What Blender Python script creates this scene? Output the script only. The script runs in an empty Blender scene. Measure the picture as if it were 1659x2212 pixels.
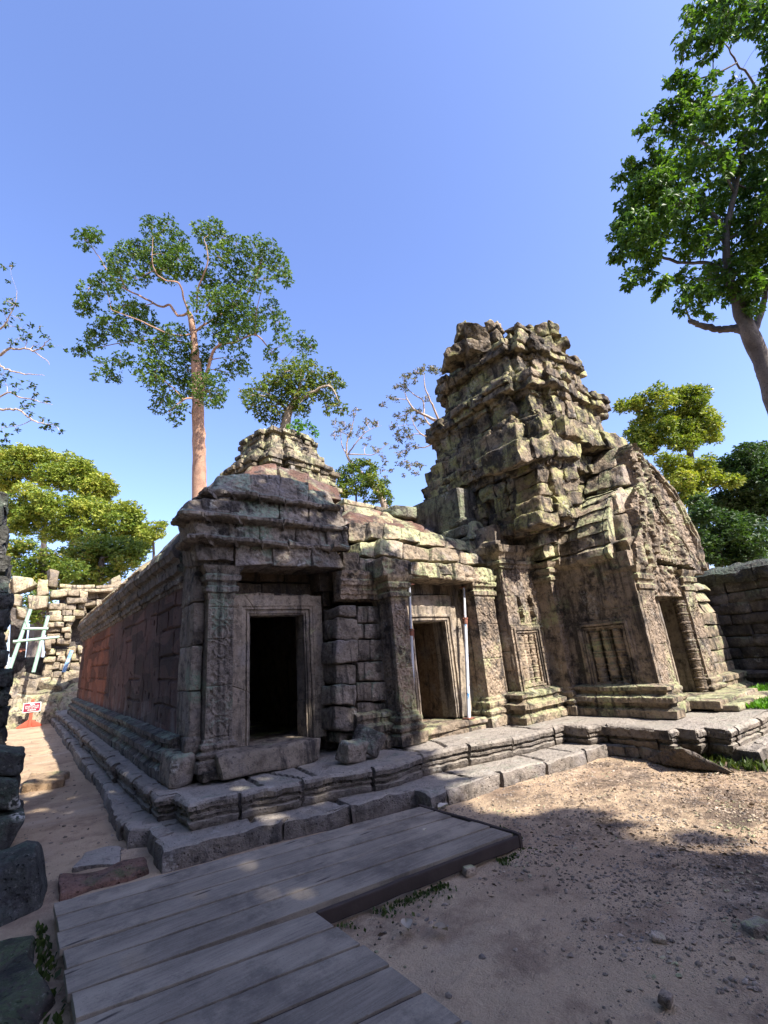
import bpy, math, random
import numpy as np
from mathutils import Matrix, Vector, Euler

sc = bpy.context.scene
COL = sc.collection
rng = np.random.default_rng(7)
random.seed(7)

# ---------------------------------------------------------------- camera
FOC, PCX, PCY = 1000.0, 829.5, 1106.0          # focal length and centre in 1659 x 2212 picture units
EYE = np.array([0.0, 0.0, 1.75])
_x = np.array([1354.0, -195, -1000]); _x /= np.linalg.norm(_x)
_y = np.array([-795.5, -384, -1000]); _y -= _x * _x.dot(_y); _y /= np.linalg.norm(_y)
ROT = np.stack([_x, _y, np.cross(_x, _y)])      # camera vector -> world (x along the facade, y into depth)
cam = bpy.data.cameras.new('camera')
camo = bpy.data.objects.new('camera', cam); COL.objects.link(camo)
cam.sensor_fit = 'HORIZONTAL'; cam.sensor_width = 36.0; cam.lens = 36.0 * FOC / 1659.0
cam.clip_start = 0.05; cam.clip_end = 3000
M = Matrix.Identity(4)
for i in range(3):
    for j in range(3): M[i][j] = float(ROT[i, j])
    M[i][3] = float(EYE[i])
camo.matrix_world = M
sc.camera = camo

# ---------------------------------------------------------------- light
SUN = np.array([0.16, -0.80, 0.74]); SUN /= np.linalg.norm(SUN)
EL = math.asin(SUN[2]); AZ = math.atan2(SUN[0], SUN[1])
w = bpy.data.worlds.new('World'); sc.world = w; w.use_nodes = True
nt = w.node_tree; bg = nt.nodes['Background']
sky = nt.nodes.new('ShaderNodeTexSky'); sky.sky_type = 'NISHITA'; sky.sun_disc = False
sky.sun_elevation = EL; sky.sun_rotation = AZ % (2 * math.pi)
sky.air_density = 1.0; sky.dust_density = 1.7; sky.ozone_density = 1.0
hs = nt.nodes.new('ShaderNodeMix'); hs.data_type = 'RGBA'; hs.blend_type = 'MULTIPLY'; hs.inputs[0].default_value = 1.0; hs.inputs[7].default_value = (.95, .98, 1.30, 1)
nt.links.new(sky.outputs[0], hs.inputs[6]); nt.links.new(hs.outputs[2], bg.inputs[0])
bg.inputs[1].default_value = 0.125
sl = bpy.data.lights.new('sun', 'SUN'); sl.energy = 5.0; sl.angle = math.radians(0.5); sl.color = (1.0, 0.93, 0.82)
so = bpy.data.objects.new('sun', sl); COL.objects.link(so)
so.rotation_euler = Vector(SUN).to_track_quat('Z', 'Y').to_euler(); so.location = (10, -20, 30)
sc.view_settings.view_transform = 'Standard'; sc.view_settings.look = 'None'
sc.view_settings.gamma = 1.0; sc.view_settings.exposure = 1.38
sc.render.engine = 'CYCLES'
sc.cycles.max_bounces = 6; sc.cycles.transparent_max_bounces = 4
sc.cycles.use_denoising = True

# ---------------------------------------------------------------- geometry helpers
def ray(x, y): return ROT @ np.array([(x - PCX) / FOC, -(y - PCY) / FOC, -1.0])
def PZ(x, y, z=0.0): v = ray(x, y); return EYE + v * (z - EYE[2]) / v[2]
def PY(x, y, Y): v = ray(x, y); return EYE + v * (Y / v[1])
def PX(x, y, X): v = ray(x, y); return EYE + v * (X / v[0])
def PD(x, y, d): return EYE + ray(x, y) * d

def PXY(p):
    c = ROT.T @ (np.array(p) - EYE); return PCX + FOC * c[0] / -c[2], PCY - FOC * c[1] / -c[2]
def vn3(P, seed=0):
    P = np.asarray(P, float); I = np.floor(P).astype(np.int64); f = P - I; f = f * f * (3 - 2 * f)
    out = np.zeros(P.shape)
    for dx in (0, 1):
        wx = f[:, 0] if dx else 1 - f[:, 0]
        for dy in (0, 1):
            wy = wx * (f[:, 1] if dy else 1 - f[:, 1])
            for dz in (0, 1):
                ww = wy * (f[:, 2] if dz else 1 - f[:, 2])
                h = ((I[:, 0] + dx) * 73856093) ^ ((I[:, 1] + dy) * 19349663) ^ ((I[:, 2] + dz) * 83492791) ^ (seed * 2654435761)
                h &= 0xffffffff; h = ((h ^ (h >> 15)) * 0x2c1b3c6d) & 0xffffffff; h = ((h ^ (h >> 12)) * 0x297a2d39) & 0xffffffff; h ^= h >> 15
                out[:, 0] += ww * ((h & 1023) / 511.5 - 1); out[:, 1] += ww * (((h >> 10) & 1023) / 511.5 - 1); out[:, 2] += ww * (((h >> 20) & 1023) / 511.5 - 1)
    return out
def fbm(P, f, octv=2, seed=0):
    o = 0; a = 1.0
    for k in range(octv): o = o + a * vn3(np.asarray(P) * f, seed + k * 13); a *= 0.5; f *= 2.1
    return o

class MB:
    def __init__(s): s.v = []; s.f = []; s.t = []; s.n = 0
    def add(s, V, F, tint=0.5):
        V = np.asarray(V, float).reshape(-1, 3); 
        for a in F: s.f.append(np.asarray(a, np.int64) + s.n)
        s.v.append(V); s.t.append(np.broadcast_to(np.asarray(tint, float), (len(V),))); s.n += len(V)
def build(mb, name, mat, parent=None, smooth=False, sharp=0.6, lift=False):
    V = np.concatenate(mb.v); T = np.concatenate(mb.t)
    if lift: V = lifted(V)
    me = bpy.data.meshes.new(name); me.vertices.add(len(V)); me.vertices.foreach_set('co', V.astype(np.float32).ravel())
    fs = [a.reshape(-1, a.shape[-1]) for a in mb.f]
    tot = np.concatenate([np.full(len(a), a.shape[1], np.int32) for a in fs]); idx = np.concatenate([a.ravel() for a in fs]).astype(np.int32)
    me.loops.add(len(idx)); me.loops.foreach_set('vertex_index', idx)
    me.polygons.add(len(tot)); me.polygons.foreach_set('loop_start', np.concatenate([[0], np.cumsum(tot)[:-1]]).astype(np.int32))
    me.update(calc_edges=True)
    at = me.attributes.new('tint', 'FLOAT', 'POINT'); at.data.foreach_set('value', T.astype(np.float32))
    me.polygons.foreach_set('use_smooth', np.full(len(tot), bool(smooth)))
    me.validate()
    if smooth and sharp: me.set_sharp_from_angle(angle=sharp)
    me.materials.append(mat)
    o = bpy.data.objects.new(name, me); COL.objects.link(o)
    if parent is not None:
        o.parent = parent; o.matrix_parent_inverse = Matrix.Translation(-parent.location)
    return o
def lifted(V):
    V = np.array(V, float); V[:, 2] += gz(V[:, 0], V[:, 1]); return V
def gz(x, y): return 0.02 * np.clip(np.asarray(y, float) - 7.5, 0, 25)
def thing(name, label, cat, loc=(0, 0, 0), group=None):
    o = bpy.data.objects.new(name, None); COL.objects.link(o); o.location = loc; o.empty_display_size = 0.2
    return tag(o, label, cat, group)
def tag(o, label, cat, group=None, kind=None):
    if label: o['label'] = label
    if cat: o['category'] = cat
    if group: o['group'] = group
    if kind: o['kind'] = kind
    return o

_TT = {}
def template(n):
    if n in _TT: return _TT[n]
    if n == 2: t = np.array([-1, 0, 1.0])
    else:
        t = np.concatenate([[-1], np.linspace(-.88, .88, n - 1), [1]])
    m = len(t); ids = {}; V = []; F = []
    def vid(i, j, k):
        if (i, j, k) not in ids: ids[(i, j, k)] = len(V); V.append((t[i], t[j], t[k]))
        return ids[(i, j, k)]
    for a in range(m - 1):
        for b in range(m - 1):
            for e in (0, m - 1):
                q = [(e, a, b), (e, a + 1, b), (e, a + 1, b + 1), (e, a, b + 1)]
                if e == 0: q = q[::-1]
                F.append([vid(*c) for c in q]); F.append([vid(c[2], c[0], c[1]) for c in q]); F.append([vid(c[1], c[2], c[0]) for c in q])
    _TT[n] = (np.array(V), np.array(F)); return _TT[n]
def hexes(mb, C, r=0.025, amp=0.012, f=4.0, n=4, seed=0, tint=None, big=0.0, carve=0.0, warp=0.0, orn=0.0):
    """C: list of 8 corner arrays, index i+2j+4k; each becomes a worn, rounded block"""
    C = np.asarray(C, float).reshape(-1, 8, 3); B = len(C); t, F = template(n); N = len(t)
    L = np.stack([np.linalg.norm((C[:, 1::2] - C[:, 0::2]).mean(1), axis=1), np.linalg.norm((C[:, [2, 3, 6, 7]] - C[:, [0, 1, 4, 5]]).mean(1), axis=1), np.linalg.norm((C[:, 4:] - C[:, :4]).mean(1), axis=1)], 1) / 2
    rr = np.minimum(r, 0.45 * L.min(1))[:, None, None]; h = L[:, None, :]
    p = t[None] * h; inn = np.clip(p, -(h - rr), h - rr); d = p - inn; ln = np.linalg.norm(d, axis=2, keepdims=True)
    q = (inn + np.where(ln > 1e-9, d / np.maximum(ln, 1e-9) * rr, 0)) / np.maximum(h, 1e-6)
    g = (q + 1) / 2; P = 0
    for k in range(8):
        wgt = 1.0
        for ax in range(3): wgt = wgt * (g[:, :, ax] if (k >> ax) & 1 else 1 - g[:, :, ax])
        P = P + wgt[..., None] * C[:, k][:, None, :]
    P = P.reshape(-1, 3); bid = np.repeat(np.arange(B), N)
    off = np.stack([bid * 7.13 + seed, bid * 3.71, bid * 5.39], 1)
    P2 = P + amp * fbm(P + off / f, f, 2, seed)
    if big: P2 = P2 + big * vn3(P * 1.3 + off, seed + 5)
    if warp: P2 = P2 + warp * vn3(P * .85, seed + 21) * [1, 1, .7]
    if orn:
        wz = fbm(P * 6, 1, 2, seed + 3); hh = np.clip(1.9 * np.sin(19 * P[:, 0] + 3 * wz[:, 0]) * np.sin(17 * P[:, 2] + 3 * wz[:, 1]) + .5 * wz[:, 2], -.9, 1.1); P2[:, 1] -= orn * hh
    if carve: 
        s = vn3(P * 9.0, seed + 9); P2 = P2 + carve * np.sign(s) * np.abs(s) ** .5
    if tint is None: tint = rng.random(B)
    FF = (F[None] + (np.arange(B) * N)[:, None, None]).reshape(-1, 4)
    mb.add(P2, [FF], np.repeat(np.broadcast_to(tint, (B,)), N))
def box8(x0, x1, y0, y1, z0, z1):
    return [[(x1 if i & 1 else x0), (y1 if i & 2 else y0), (z1 if i & 4 else z0)] for i in range(8)]
def hex8(bot, top):
    """bot/top: 4 points each in order (00,10,11,01)"""
    return [bot[0], bot[1], bot[3], bot[2], top[0], top[1], top[3], top[2]]
def qb(quad, Y, dep, Yt=None, dept=None):
    """picture quad TL,TR,BR,BL on the plane y=Y (top edge on y=Yt), going dep deep"""
    Yt = Y if Yt is None else Yt; dt = dep if dept is None else dept
    TL, TR = PY(*quad[0], Yt), PY(*quad[1], Yt); BR, BL = PY(*quad[2], Y), PY(*quad[3], Y)
    e = np.array([0, 1.0, 0])
    return [BL, BR, BL + e * dep, BR + e * dep, TL, TR, TL + e * dt, TR + e * dt]
def rect(x0, y0, x1, y1): return [(x0, y0), (x1, y0), (x1, y1), (x0, y1)]

def course(C, p0, p1, z0, z1, dep, lmin=.35, lmax=.8, jit=.03, miss=0.0, zj=.01, gap=.003, batter=0.0):
    p0 = np.array(p0, float); p1 = np.array(p1, float); d = p1 - p0; L = np.linalg.norm(d); d /= L; nrm = np.array([d[1], -d[0]])
    s = 0.0
    while s < L - .02:
        l = random.uniform(lmin, lmax)
        if L - s - l < lmin * .6: l = L - s
        if random.random() >= miss:
            o = random.uniform(-jit, jit); a = p0 + d * (s + gap) + nrm * o; b = p0 + d * (s + l - gap) + nrm * (o + random.uniform(-.3, .3) * jit)
            ai = p0 + d * (s + gap) - nrm * dep; bi = p0 + d * (s + l - gap) - nrm * dep; bt = nrm * batter
            zz = random.uniform(-zj, zj); zl = z0 + gap * .6; zh = z1 - gap * .6 + zz
            C.append([[*a, zl], [*b, zl], [*ai, zl], [*bi, zl], [*(a - bt), zh], [*(b - bt), zh], [*ai, zh], [*bi, zh]])
        s += l

def sweep(mb, path, prof, closed=False, step=.08, joints=None, deco=None, amp=.006, f=7.0, axes='xyz', Y0=0, jw=.012, jd=.02, chunk=.0, cs=.05, seed=0, caps=True, tintv=.25, rag=0.0):
    """sweep a profile [(out, c), ...] along a 2-D path; out is to the right of the path direction"""
    path = np.array(path, float); n = len(path)
    pr = [prof[0]]
    rows = [0]
    for a, b in zip(prof[:-1], prof[1:]):
        k = max(1, int(math.hypot(b[0] - a[0], b[1] - a[1]) / cs))
        for i in range(1, k + 1):
            pr.append((a[0] + (b[0] - a[0]) * i / k, a[1] + (b[1] - a[1]) * i / k))
        rows.append(len(pr) - 1)
    pr = np.array(pr)
    dec = np.zeros(len(pr)); dper = np.ones(len(pr))
    for (r0, r1, a, per) in (deco or []):
        for i in range(len(pr)):
            if rows[r0] <= i <= rows[r1]: dec[i] = a; dper[i] = per
    segs = n if closed else n - 1
    D = [(path[(i + 1) % n] - path[i]) for i in range(segs)]; Ls = [np.linalg.norm(x) for x in D]; D = [x / l for x, l in zip(D, Ls)]
    Nn = [np.array([x[1], -x[0]]) for x in D]
    def miter(i):
        if not closed and i == 0: return Nn[0]
        if not closed and i == n - 1: return Nn[-1]
        a, b = Nn[(i - 1) % segs], Nn[i % segs]; m = a + b; return m / max(.3, (m @ a))
    mit = [miter(i) for i in range(n)]
    S = []  # samples: (pos, mit, arclen)
    acc = 0.0
    jl = []
    if joints:
        s = random.uniform(*joints) * .7; tot = sum(Ls)
        while s < tot: jl.append(s); s += random.uniform(*joints)
    for i in range(segs):
        L = Ls[i]; ks = list(np.linspace(0, L, max(2, int(L / step) + 1)))[:-1]
        for j in jl:
            lj = j - acc
            if 2 * jw < lj < L - 2 * jw: ks += [lj - jw, lj, lj + jw]
        ks = sorted(set(ks)); i2 = (i + 1) % n
        for k in ks:
            u = k / L; S.append((path[i] * (1 - u) + path[i2] * u, mit[i] * (1 - u) + mit[i2] * u, acc + k))
        acc += L
    if not closed: S.append((path[-1], mit[-1], acc))
    pos = np.array([a for a, b, c in S]); mi = np.array([b for a, b, c in S]); al = np.array([c for a, b, c in S])
    ch = np.searchsorted(np.array(jl), al) if jl else np.zeros(len(al), int)
    rs = np.random.default_rng(seed + 3); co = rs.uniform(-chunk, chunk, ch.max() + 2); ct = rs.uniform(.5 - tintv, .5 + tintv, ch.max() + 2); cz = rs.uniform(-chunk * .5, chunk * .5, ch.max() + 2)
    jo = np.zeros(len(al))
    for j in jl: jo = np.maximum(jo, np.clip(1 - np.abs(al - j) / jw, 0, 1))
    gp = np.abs(np.gradient(pr, axis=0)); hor = gp[:, 0] / (gp.sum(1) + 1e-9)
    out = pr[None, :, 0] + co[ch][:, None] - jd * jo[:, None] * (1 - hor)[None] + dec[None] * np.abs(np.sin(np.pi * al[:, None] / dper[None]))
    if rag: out = out + rag * vn3(np.stack([al * 2.1, al * 0 + seed, al * 0], 1))[:, :1]
    ab = pos[:, None, :] + mi[:, None, :] * out[..., None]
    c = np.broadcast_to(pr[None, :, 1] + cz[ch][:, None] - jd * jo[:, None] * hor[None], out.shape)
    if axes == 'xyz': V = np.stack([ab[..., 0], ab[..., 1], c], -1)
    elif axes == 'xz': V = np.stack([ab[..., 0], Y0 - c, ab[..., 1]], -1)      # path in a wall facing -y
    elif axes == 'yz': V = np.stack([Y0 - c, -ab[..., 0], ab[..., 1]], -1)     # path in a wall facing -x
    ns, m = out.shape; V = V.reshape(-1, 3); V = V + amp * fbm(V, f, 2, seed)
    I = np.arange(ns * m).reshape(ns, m); A = I[:-1] if not closed else I; Bn = I[1:] if not closed else np.roll(I, -1, 0)
    F = np.stack([A[:, :-1], Bn[:, :-1], Bn[:, 1:], A[:, 1:]], -1).reshape(-1, 4)
    fl = [F]
    if caps and not closed: fl += [I[0][None, ::-1], I[-1][None]]
    mb.add(V, fl, np.repeat(ct[ch], m))

def relief(mb, O, U, V, Nn, W, H, fn, res=.02, depth=.3, amp=.004, seed=0, tint=.5, mask=None):
    O, U, V, Nn = [np.array(a, float) for a in (O, U, V, Nn)]
    nu = max(2, int(W / res) + 1); nv = max(2, int(H / res) + 1)
    uu, vv = np.meshgrid(np.linspace(0, W, nu), np.linspace(0, H, nv), indexing='ij')
    h = fn(uu, vv)
    P = O + U * uu[..., None] + V * vv[..., None] + Nn * h[..., None]
    P = (P.reshape(-1, 3) + amp * fbm(P.reshape(-1, 3), 9, 2, seed)).reshape(nu, nv, 3)
    I = np.arange(nu * nv).reshape(nu, nv)
    F = np.stack([I[:-1, :-1], I[1:, :-1], I[1:, 1:], I[:-1, 1:]], -1).reshape(-1, 4)
    V0 = P.reshape(-1, 3)
    if mask is not None:
        c = mask((uu[:-1, :-1] + uu[1:, 1:]) / 2, (vv[:-1, :-1] + vv[1:, 1:]) / 2).reshape(-1); F = F[c]
        E = np.concatenate([F[:, [0, 1]], F[:, [1, 2]], F[:, [2, 3]], F[:, [3, 0]]]); key = np.sort(E, 1); key = key[:, 0] * 10**7 + key[:, 1]
        u, ix, cn = np.unique(key, return_index=True, return_counts=True); bd = E[ix[cn == 1]]
    else:
        rim = np.concatenate([I[:, 0], I[-1, 1:], I[::-1, -1][1:], I[0, ::-1][1:-1]]); bd = np.stack([rim, np.roll(rim, -1)], 1)
    nb = len(V0); Vb = V0 - Nn * depth
    S = np.stack([bd[:, 1], bd[:, 0], bd[:, 0] + nb, bd[:, 1] + nb], 1)
    used = np.zeros(nb * 2, bool); used[F.ravel()] = True; used[S.ravel()] = True
    mp = np.cumsum(used) - 1
    mb.add(np.concatenate([V0, Vb])[used], [mp[F], mp[S]], tint)

def tube(mb, pts, rad, sides=7, tint=.5, rough=0.0, seed=0):
    pts = np.array(pts, float); rad = np.broadcast_to(np.asarray(rad, float), (len(pts),))
    T = np.gradient(pts, axis=0); T /= np.maximum(np.linalg.norm(T, axis=1, keepdims=True), 1e-9)
    ref = np.array([0.31, 0.17, 0.93]) if abs(T[0] @ np.array([0.31, .17, .93])) < .9 else np.array([1.0, 0, 0])
    A = np.cross(T, ref); A /= np.linalg.norm(A, axis=1, keepdims=True); B = np.cross(T, A)
    th = np.linspace(0, 2 * np.pi, sides, endpoint=False)
    V = pts[:, None] + rad[:, None, None] * (np.cos(th)[None, :, None] * A[:, None] + np.sin(th)[None, :, None] * B[:, None])
    V = V.reshape(-1, 3)
    if rough: V = V + rough * fbm(V, 2.5, 2, seed)
    I = np.arange(len(pts) * sides).reshape(len(pts), sides); J = np.roll(I, -1, 1)
    F = np.stack([I[:-1], J[:-1], J[1:], I[1:]], -1).reshape(-1, 4)
    mb.add(V, [F, I[0][None, ::-1], I[-1][None]], tint)
def smoothline(pts, k=4):
    pts = np.array(pts, float); n = len(pts); out = []
    if n < 3: return np.array([pts[0] + (pts[-1] - pts[0]) * t for t in np.linspace(0, 1, k + 1)])
    for i in range(n - 1):
        p0, p1, p2, p3 = pts[max(0, i - 1)], pts[i], pts[i + 1], pts[min(n - 1, i + 2)]
        for t in np.linspace(0, 1, k, endpoint=False):
            out.append(.5 * ((2 * p1) + (-p0 + p2) * t + (2 * p0 - 5 * p1 + 4 * p2 - p3) * t * t + (-p0 + 3 * p1 - 3 * p2 + p3) * t ** 3))
    out.append(pts[-1]); return np.array(out)
def lathe(mb, cx, cy, prof, sides=14, tint=.5, amp=.003, lean=None):
    th = np.linspace(0, 2 * np.pi, sides, endpoint=False); V = []
    for r, z in prof:
        V.append(np.stack([cx + r * np.cos(th), cy + r * np.sin(th), np.full(sides, z)], -1))
    V = np.array(V).reshape(-1, 3); V = V + amp * fbm(V, 8, 2, 3)
    I = np.arange(len(prof) * sides).reshape(len(prof), sides); J = np.roll(I, -1, 1)
    mb.add(V, [np.stack([I[:-1], J[:-1], J[1:], I[1:]], -1).reshape(-1, 4), I[0][None, ::-1], I[-1][None]], tint)

# ---------------------------------------------------------------- materials
def mat(name):
    m = bpy.data.materials.new(name); m.use_nodes = True; t = m.node_tree; p = t.nodes['Principled BSDF']; p.inputs['Specular IOR Level'].default_value = .25
    return m, t, p
class NT:
    def __init__(s, t): s.t = t; s.g = t.nodes.new('ShaderNodeNewGeometry').outputs; s.L = t.links.new
    def n(s, ty): return s.t.nodes.new(ty)
    def put(s, sock, v):
        if hasattr(v, 'is_linked'): s.L(v, sock)
        else: sock.default_value = v
    def pos(s, sx=1, sy=1, sz=1):
        m = s.n('ShaderNodeMapping'); s.L(s.g['Position'], m.inputs[0]); m.inputs['Scale'].default_value = (sx, sy, sz); return m.outputs[0]
    def noise(s, scale, vec=None, det=4, rough=.55, dist=0):
        a = s.n('ShaderNodeTexNoise'); s.L(vec or s.g['Position'], a.inputs['Vector']); a.inputs['Scale'].default_value = scale; a.inputs['Detail'].default_value = det; a.inputs['Roughness'].default_value = rough; a.inputs['Distortion'].default_value = dist; return a.outputs[0]
    def voro(s, scale, vec=None, feat='F1'):
        a = s.n('ShaderNodeTexVoronoi'); a.feature = feat; s.L(vec or s.g['Position'], a.inputs['Vector']); a.inputs['Scale'].default_value = scale; return a.outputs['Distance']
    def ramp(s, v, lo, hi, a=0.0, b=1.0):
        r = s.n('ShaderNodeMapRange'); r.interpolation_type = 'SMOOTHSTEP'; s.put(r.inputs[0], v)
        for k, x in zip((1, 2, 3, 4), (lo, hi, a, b)): r.inputs[k].default_value = x
        return r.outputs[0]
    def math(s, op, a, b=0.0):
        m = s.n('ShaderNodeMath'); m.operation = op; s.put(m.inputs[0], a); s.put(m.inputs[1], b); return m.outputs[0]
    def mix(s, fac, a, b, mode='MIX'):
        m = s.n('ShaderNodeMix'); m.data_type = 'RGBA'; m.blend_type = mode; s.put(m.inputs[0], fac)
        for k, x in ((6, a), (7, b)):
            if hasattr(x, 'is_linked'): s.L(x, m.inputs[k])
            else: m.inputs[k].default_value = (*x, 1)
        return m.outputs[2]
    def attr(s, nm='tint'):
        a = s.n('ShaderNodeAttribute'); a.attribute_name = nm; return a.outputs['Fac']
    def sep(s, v):
        a = s.n('ShaderNodeSeparateXYZ'); s.L(v, a.inputs[0]); return a.outputs
    def bump(s, h, strength, dist, nrm=None):
        b = s.n('ShaderNodeBump'); b.inputs['Strength'].default_value = strength; b.inputs['Distance'].default_value = dist; s.L(h, b.inputs['Height'])
        if nrm: s.L(nrm, b.inputs['Normal'])
        return b.outputs[0]

def stone(name, a, b, lichen=.5, top_light=None, lich_col=(.40, .43, .22), dark=.5, streak=.5, carve=0.0, white=.3, bump=1.0, pits=0.0):
    m, t, p = mat(name); N = NT(t); p.inputs['Roughness'].default_value = .92
    tint = N.attr()
    col = N.mix(N.ramp(N.noise(.9, det=5), .35, .65), a, b)
    col = N.mix(N.ramp(N.noise(7, det=6, rough=.7), .42, .7), col, tuple(x * .55 for x in b))
    gray = N.ramp(N.noise(2.3, det=4), .5, .72)
    col = N.mix(N.math('MULTIPLY', gray, .45), col, (.20, .19, .20))
    # lichen grows on outward and upward faces in patches
    nz = N.sep(N.g['Normal'])
    lf = N.math('ADD', N.noise(1.6, det=7, rough=.62), N.math('MULTIPLY', nz[2], .13))
    lf = N.math('ADD', lf, N.math('MULTIPLY', N.math('SUBTRACT', tint, .5), .12))
    lm = N.math('MULTIPLY', N.ramp(lf, .66 - .22 * lichen, .80 - .22 * lichen), N.ramp(N.noise(28, det=3), .32, .55))
    lcol = N.mix(N.noise(5, det=2), lich_col, tuple(x * .72 for x in lich_col))
    col = N.mix(N.math('MULTIPLY', lm, .8), col, lcol)
    # dark crust and water streaks
    dk = N.ramp(N.noise(3.1, det=7, rough=.68), .60 - .16 * dark, .75 - .16 * dark)
    st = N.ramp(N.noise(1.0, N.pos(6, 6, .55), det=5, rough=.6), .60 - .14 * streak, .76 - .14 * streak)
    col = N.mix(N.math('MULTIPLY', N.math('MAXIMUM', dk, N.math('MULTIPLY', st, .95)), .90), col, (.026, .024, .024))
    fin = N.noise(19, det=9, rough=.78); col = N.mix(N.math('MULTIPLY', N.ramp(fin, .47, .36), .75), col, (.035, .032, .032)); col = N.mix(N.math('MULTIPLY', N.ramp(fin, .56, .68), .35), col, (.50, .47, .41))
    if top_light:  # sky light on upward faces painted in as a paler tone
        dm = N.math('MULTIPLY', N.ramp(nz[2], .45, .85), N.ramp(N.noise(6, det=8, rough=.7), .30, .52)); col = N.mix(N.math('MULTIPLY', dm, .8), col, N.mix(N.noise(2.5, det=4), top_light, tuple(x * .8 for x in top_light)))
    if white:
        wv = N.math('MULTIPLY', N.ramp(N.voro(2.1, feat='SMOOTH_F1'), .20, .13), N.ramp(N.noise(20, det=4), .45, .6))
        col = N.mix(N.math('MULTIPLY', wv, white), col, (.55, .54, .50))
    tm = N.ramp(tint, 0, 1, .74, 1.22); cb = N.n('ShaderNodeCombineColor')
    for k in range(3): N.L(tm, cb.inputs[k])
    col = N.mix(1.0, col, cb.outputs[0], 'MULTIPLY'); N.L(col, p.inputs['Base Color'])
    h = N.math('ADD', N.math('MULTIPLY', N.noise(14, det=7, rough=.65), 1.0), N.math('MULTIPLY', N.noise(70, det=3), .22))
    if pits: h = N.math('SUBTRACT', h, N.math('MULTIPLY', N.ramp(N.voro(16), .22, .05), pits))
    nb = N.bump(h, .95 * bump, .05)
    if carve:
        vv = N.voro(13)
        rel = N.math('ADD', N.ramp(vv, .1, .55), N.math('MULTIPLY', N.noise(17, det=3, dist=1.6), .9))
        nb = N.bump(rel, .8 * carve, .05, nb)
    N.L(nb, p.inputs['Normal'])
    return m

SAND = stone('sandstone', (.36, .28, .20), (.26, .205, .155), lichen=.58, dark=.72, streak=.85, white=.25)
SANDL = stone('sandstone_lichen', (.36, .285, .20), (.26, .205, .15), lichen=.74, lich_col=(.40, .44, .23), dark=.72, streak=.6, carve=.35)
TOWER = stone('tower_stone', (.32, .25, .17), (.21, .165, .12), lichen=.92, lich_col=(.38, .38, .15), dark=.88, streak=.7, carve=.4)
CARV = stone('carved_sandstone', (.37, .285, .205), (.27, .21, .16), lichen=.55, dark=.62, streak=.75, carve=.7)
DARKST = stone('weathered_grey_stone', (.21, .175, .15), (.13, .115, .105), lichen=.55, lich_col=(.22, .29, .21), dark=.75, streak=.6, carve=.45, white=.5)
GREYC = stone('grey_carved_stone', (.285, .24, .198), (.20, .168, .14), lichen=.52, lich_col=(.22, .30, .22), dark=.5, streak=.5, carve=.35, white=.45)
FRAME = stone('smooth_frame_stone', (.33, .27, .205), (.25, .205, .16), lichen=.2, dark=.3, streak=.75, white=.15, bump=.55)
SLAB = stone('paving_stone', (.23, .195, .165), (.16, .14, .125), top_light=(.37, .33, .285), lichen=.25, lich_col=(.25, .30, .22), dark=.45, streak=0, white=.3, pits=.6)
MOSSB = stone('mossy_black_stone', (.085, .085, .075), (.05, .05, .045), lichen=.55, lich_col=(.085, .12, .09), dark=.6, streak=.3, white=.8, carve=.6, pits=1.0)
LATROOF = stone('laterite_roof', (.20, .105, .075), (.13, .075, .058), lichen=.5, lich_col=(.36, .38, .22), dark=.55, streak=.1, pits=1.2)
RUIN = stone('sunlit_ruin_stone', (.40, .33, .24), (.30, .24, .17), lichen=.62, lich_col=(.42, .44, .22), dark=.45, streak=.4)
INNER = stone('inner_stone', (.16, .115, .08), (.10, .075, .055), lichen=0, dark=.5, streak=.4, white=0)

def laterite():
    m, t, p = mat('laterite_wall'); N = NT(t); p.inputs['Roughness'].default_value = .95
    col = N.mix(N.ramp(N.noise(.8, N.pos(1, 1.2, .8), det=5), .35, .7), (.105, .054, .047), (.072, .046, .043))
    vc = N.n('ShaderNodeTexVoronoi'); N.L(N.pos(1, .95, 2.7), vc.inputs['Vector']); vc.inputs['Scale'].default_value = 1.0; vc.inputs['Randomness'].default_value = .75; cell = N.ramp(N.sep(vc.outputs['Color'])[0], .1, .9, .62, 1.35); cbl = N.n('ShaderNodeCombineColor')
    for k in range(3): N.L(cell, cbl.inputs[k])
    # reddish bay at the far end of the wall
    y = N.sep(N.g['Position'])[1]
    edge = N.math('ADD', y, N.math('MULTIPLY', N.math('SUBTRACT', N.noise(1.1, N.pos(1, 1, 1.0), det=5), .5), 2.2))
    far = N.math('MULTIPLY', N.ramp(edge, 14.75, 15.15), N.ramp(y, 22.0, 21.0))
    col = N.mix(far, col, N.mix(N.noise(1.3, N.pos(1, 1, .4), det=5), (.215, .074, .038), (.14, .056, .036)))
    st = N.ramp(N.noise(1.0, N.pos(5, 5, .28), det=6, rough=.62), .50, .72); col = N.mix(N.math('MULTIPLY', st, .75), col, (.045, .032, .034))
    ws = N.ramp(N.noise(1.0, N.pos(8, 8, .22), det=5, rough=.6), .60, .72); wm = N.math('MULTIPLY', ws, N.ramp(N.noise(.35), .42, .6)); col = N.mix(N.math('MULTIPLY', wm, .8), col, (.30, .26, .25))
    z = N.sep(N.g['Position'])[2]; low = N.math('MULTIPLY', N.ramp(z, 1.75, .95), N.ramp(N.noise(4, N.pos(1, 1, .3), det=5), .45, .65)); col = N.mix(N.math('MULTIPLY', low, .7), col, (.22, .20, .20))
    col = N.mix(1.0, col, cbl.outputs[0], 'MULTIPLY'); N.L(col, p.inputs['Base Color'])
    h = N.math('SUBTRACT', N.noise(22, det=7, rough=.7), N.math('MULTIPLY', N.ramp(N.voro(9), .26, .04), 1.0)); N.L(N.bump(h, 1.0, .06), p.inputs['Normal'])
    return m
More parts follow.
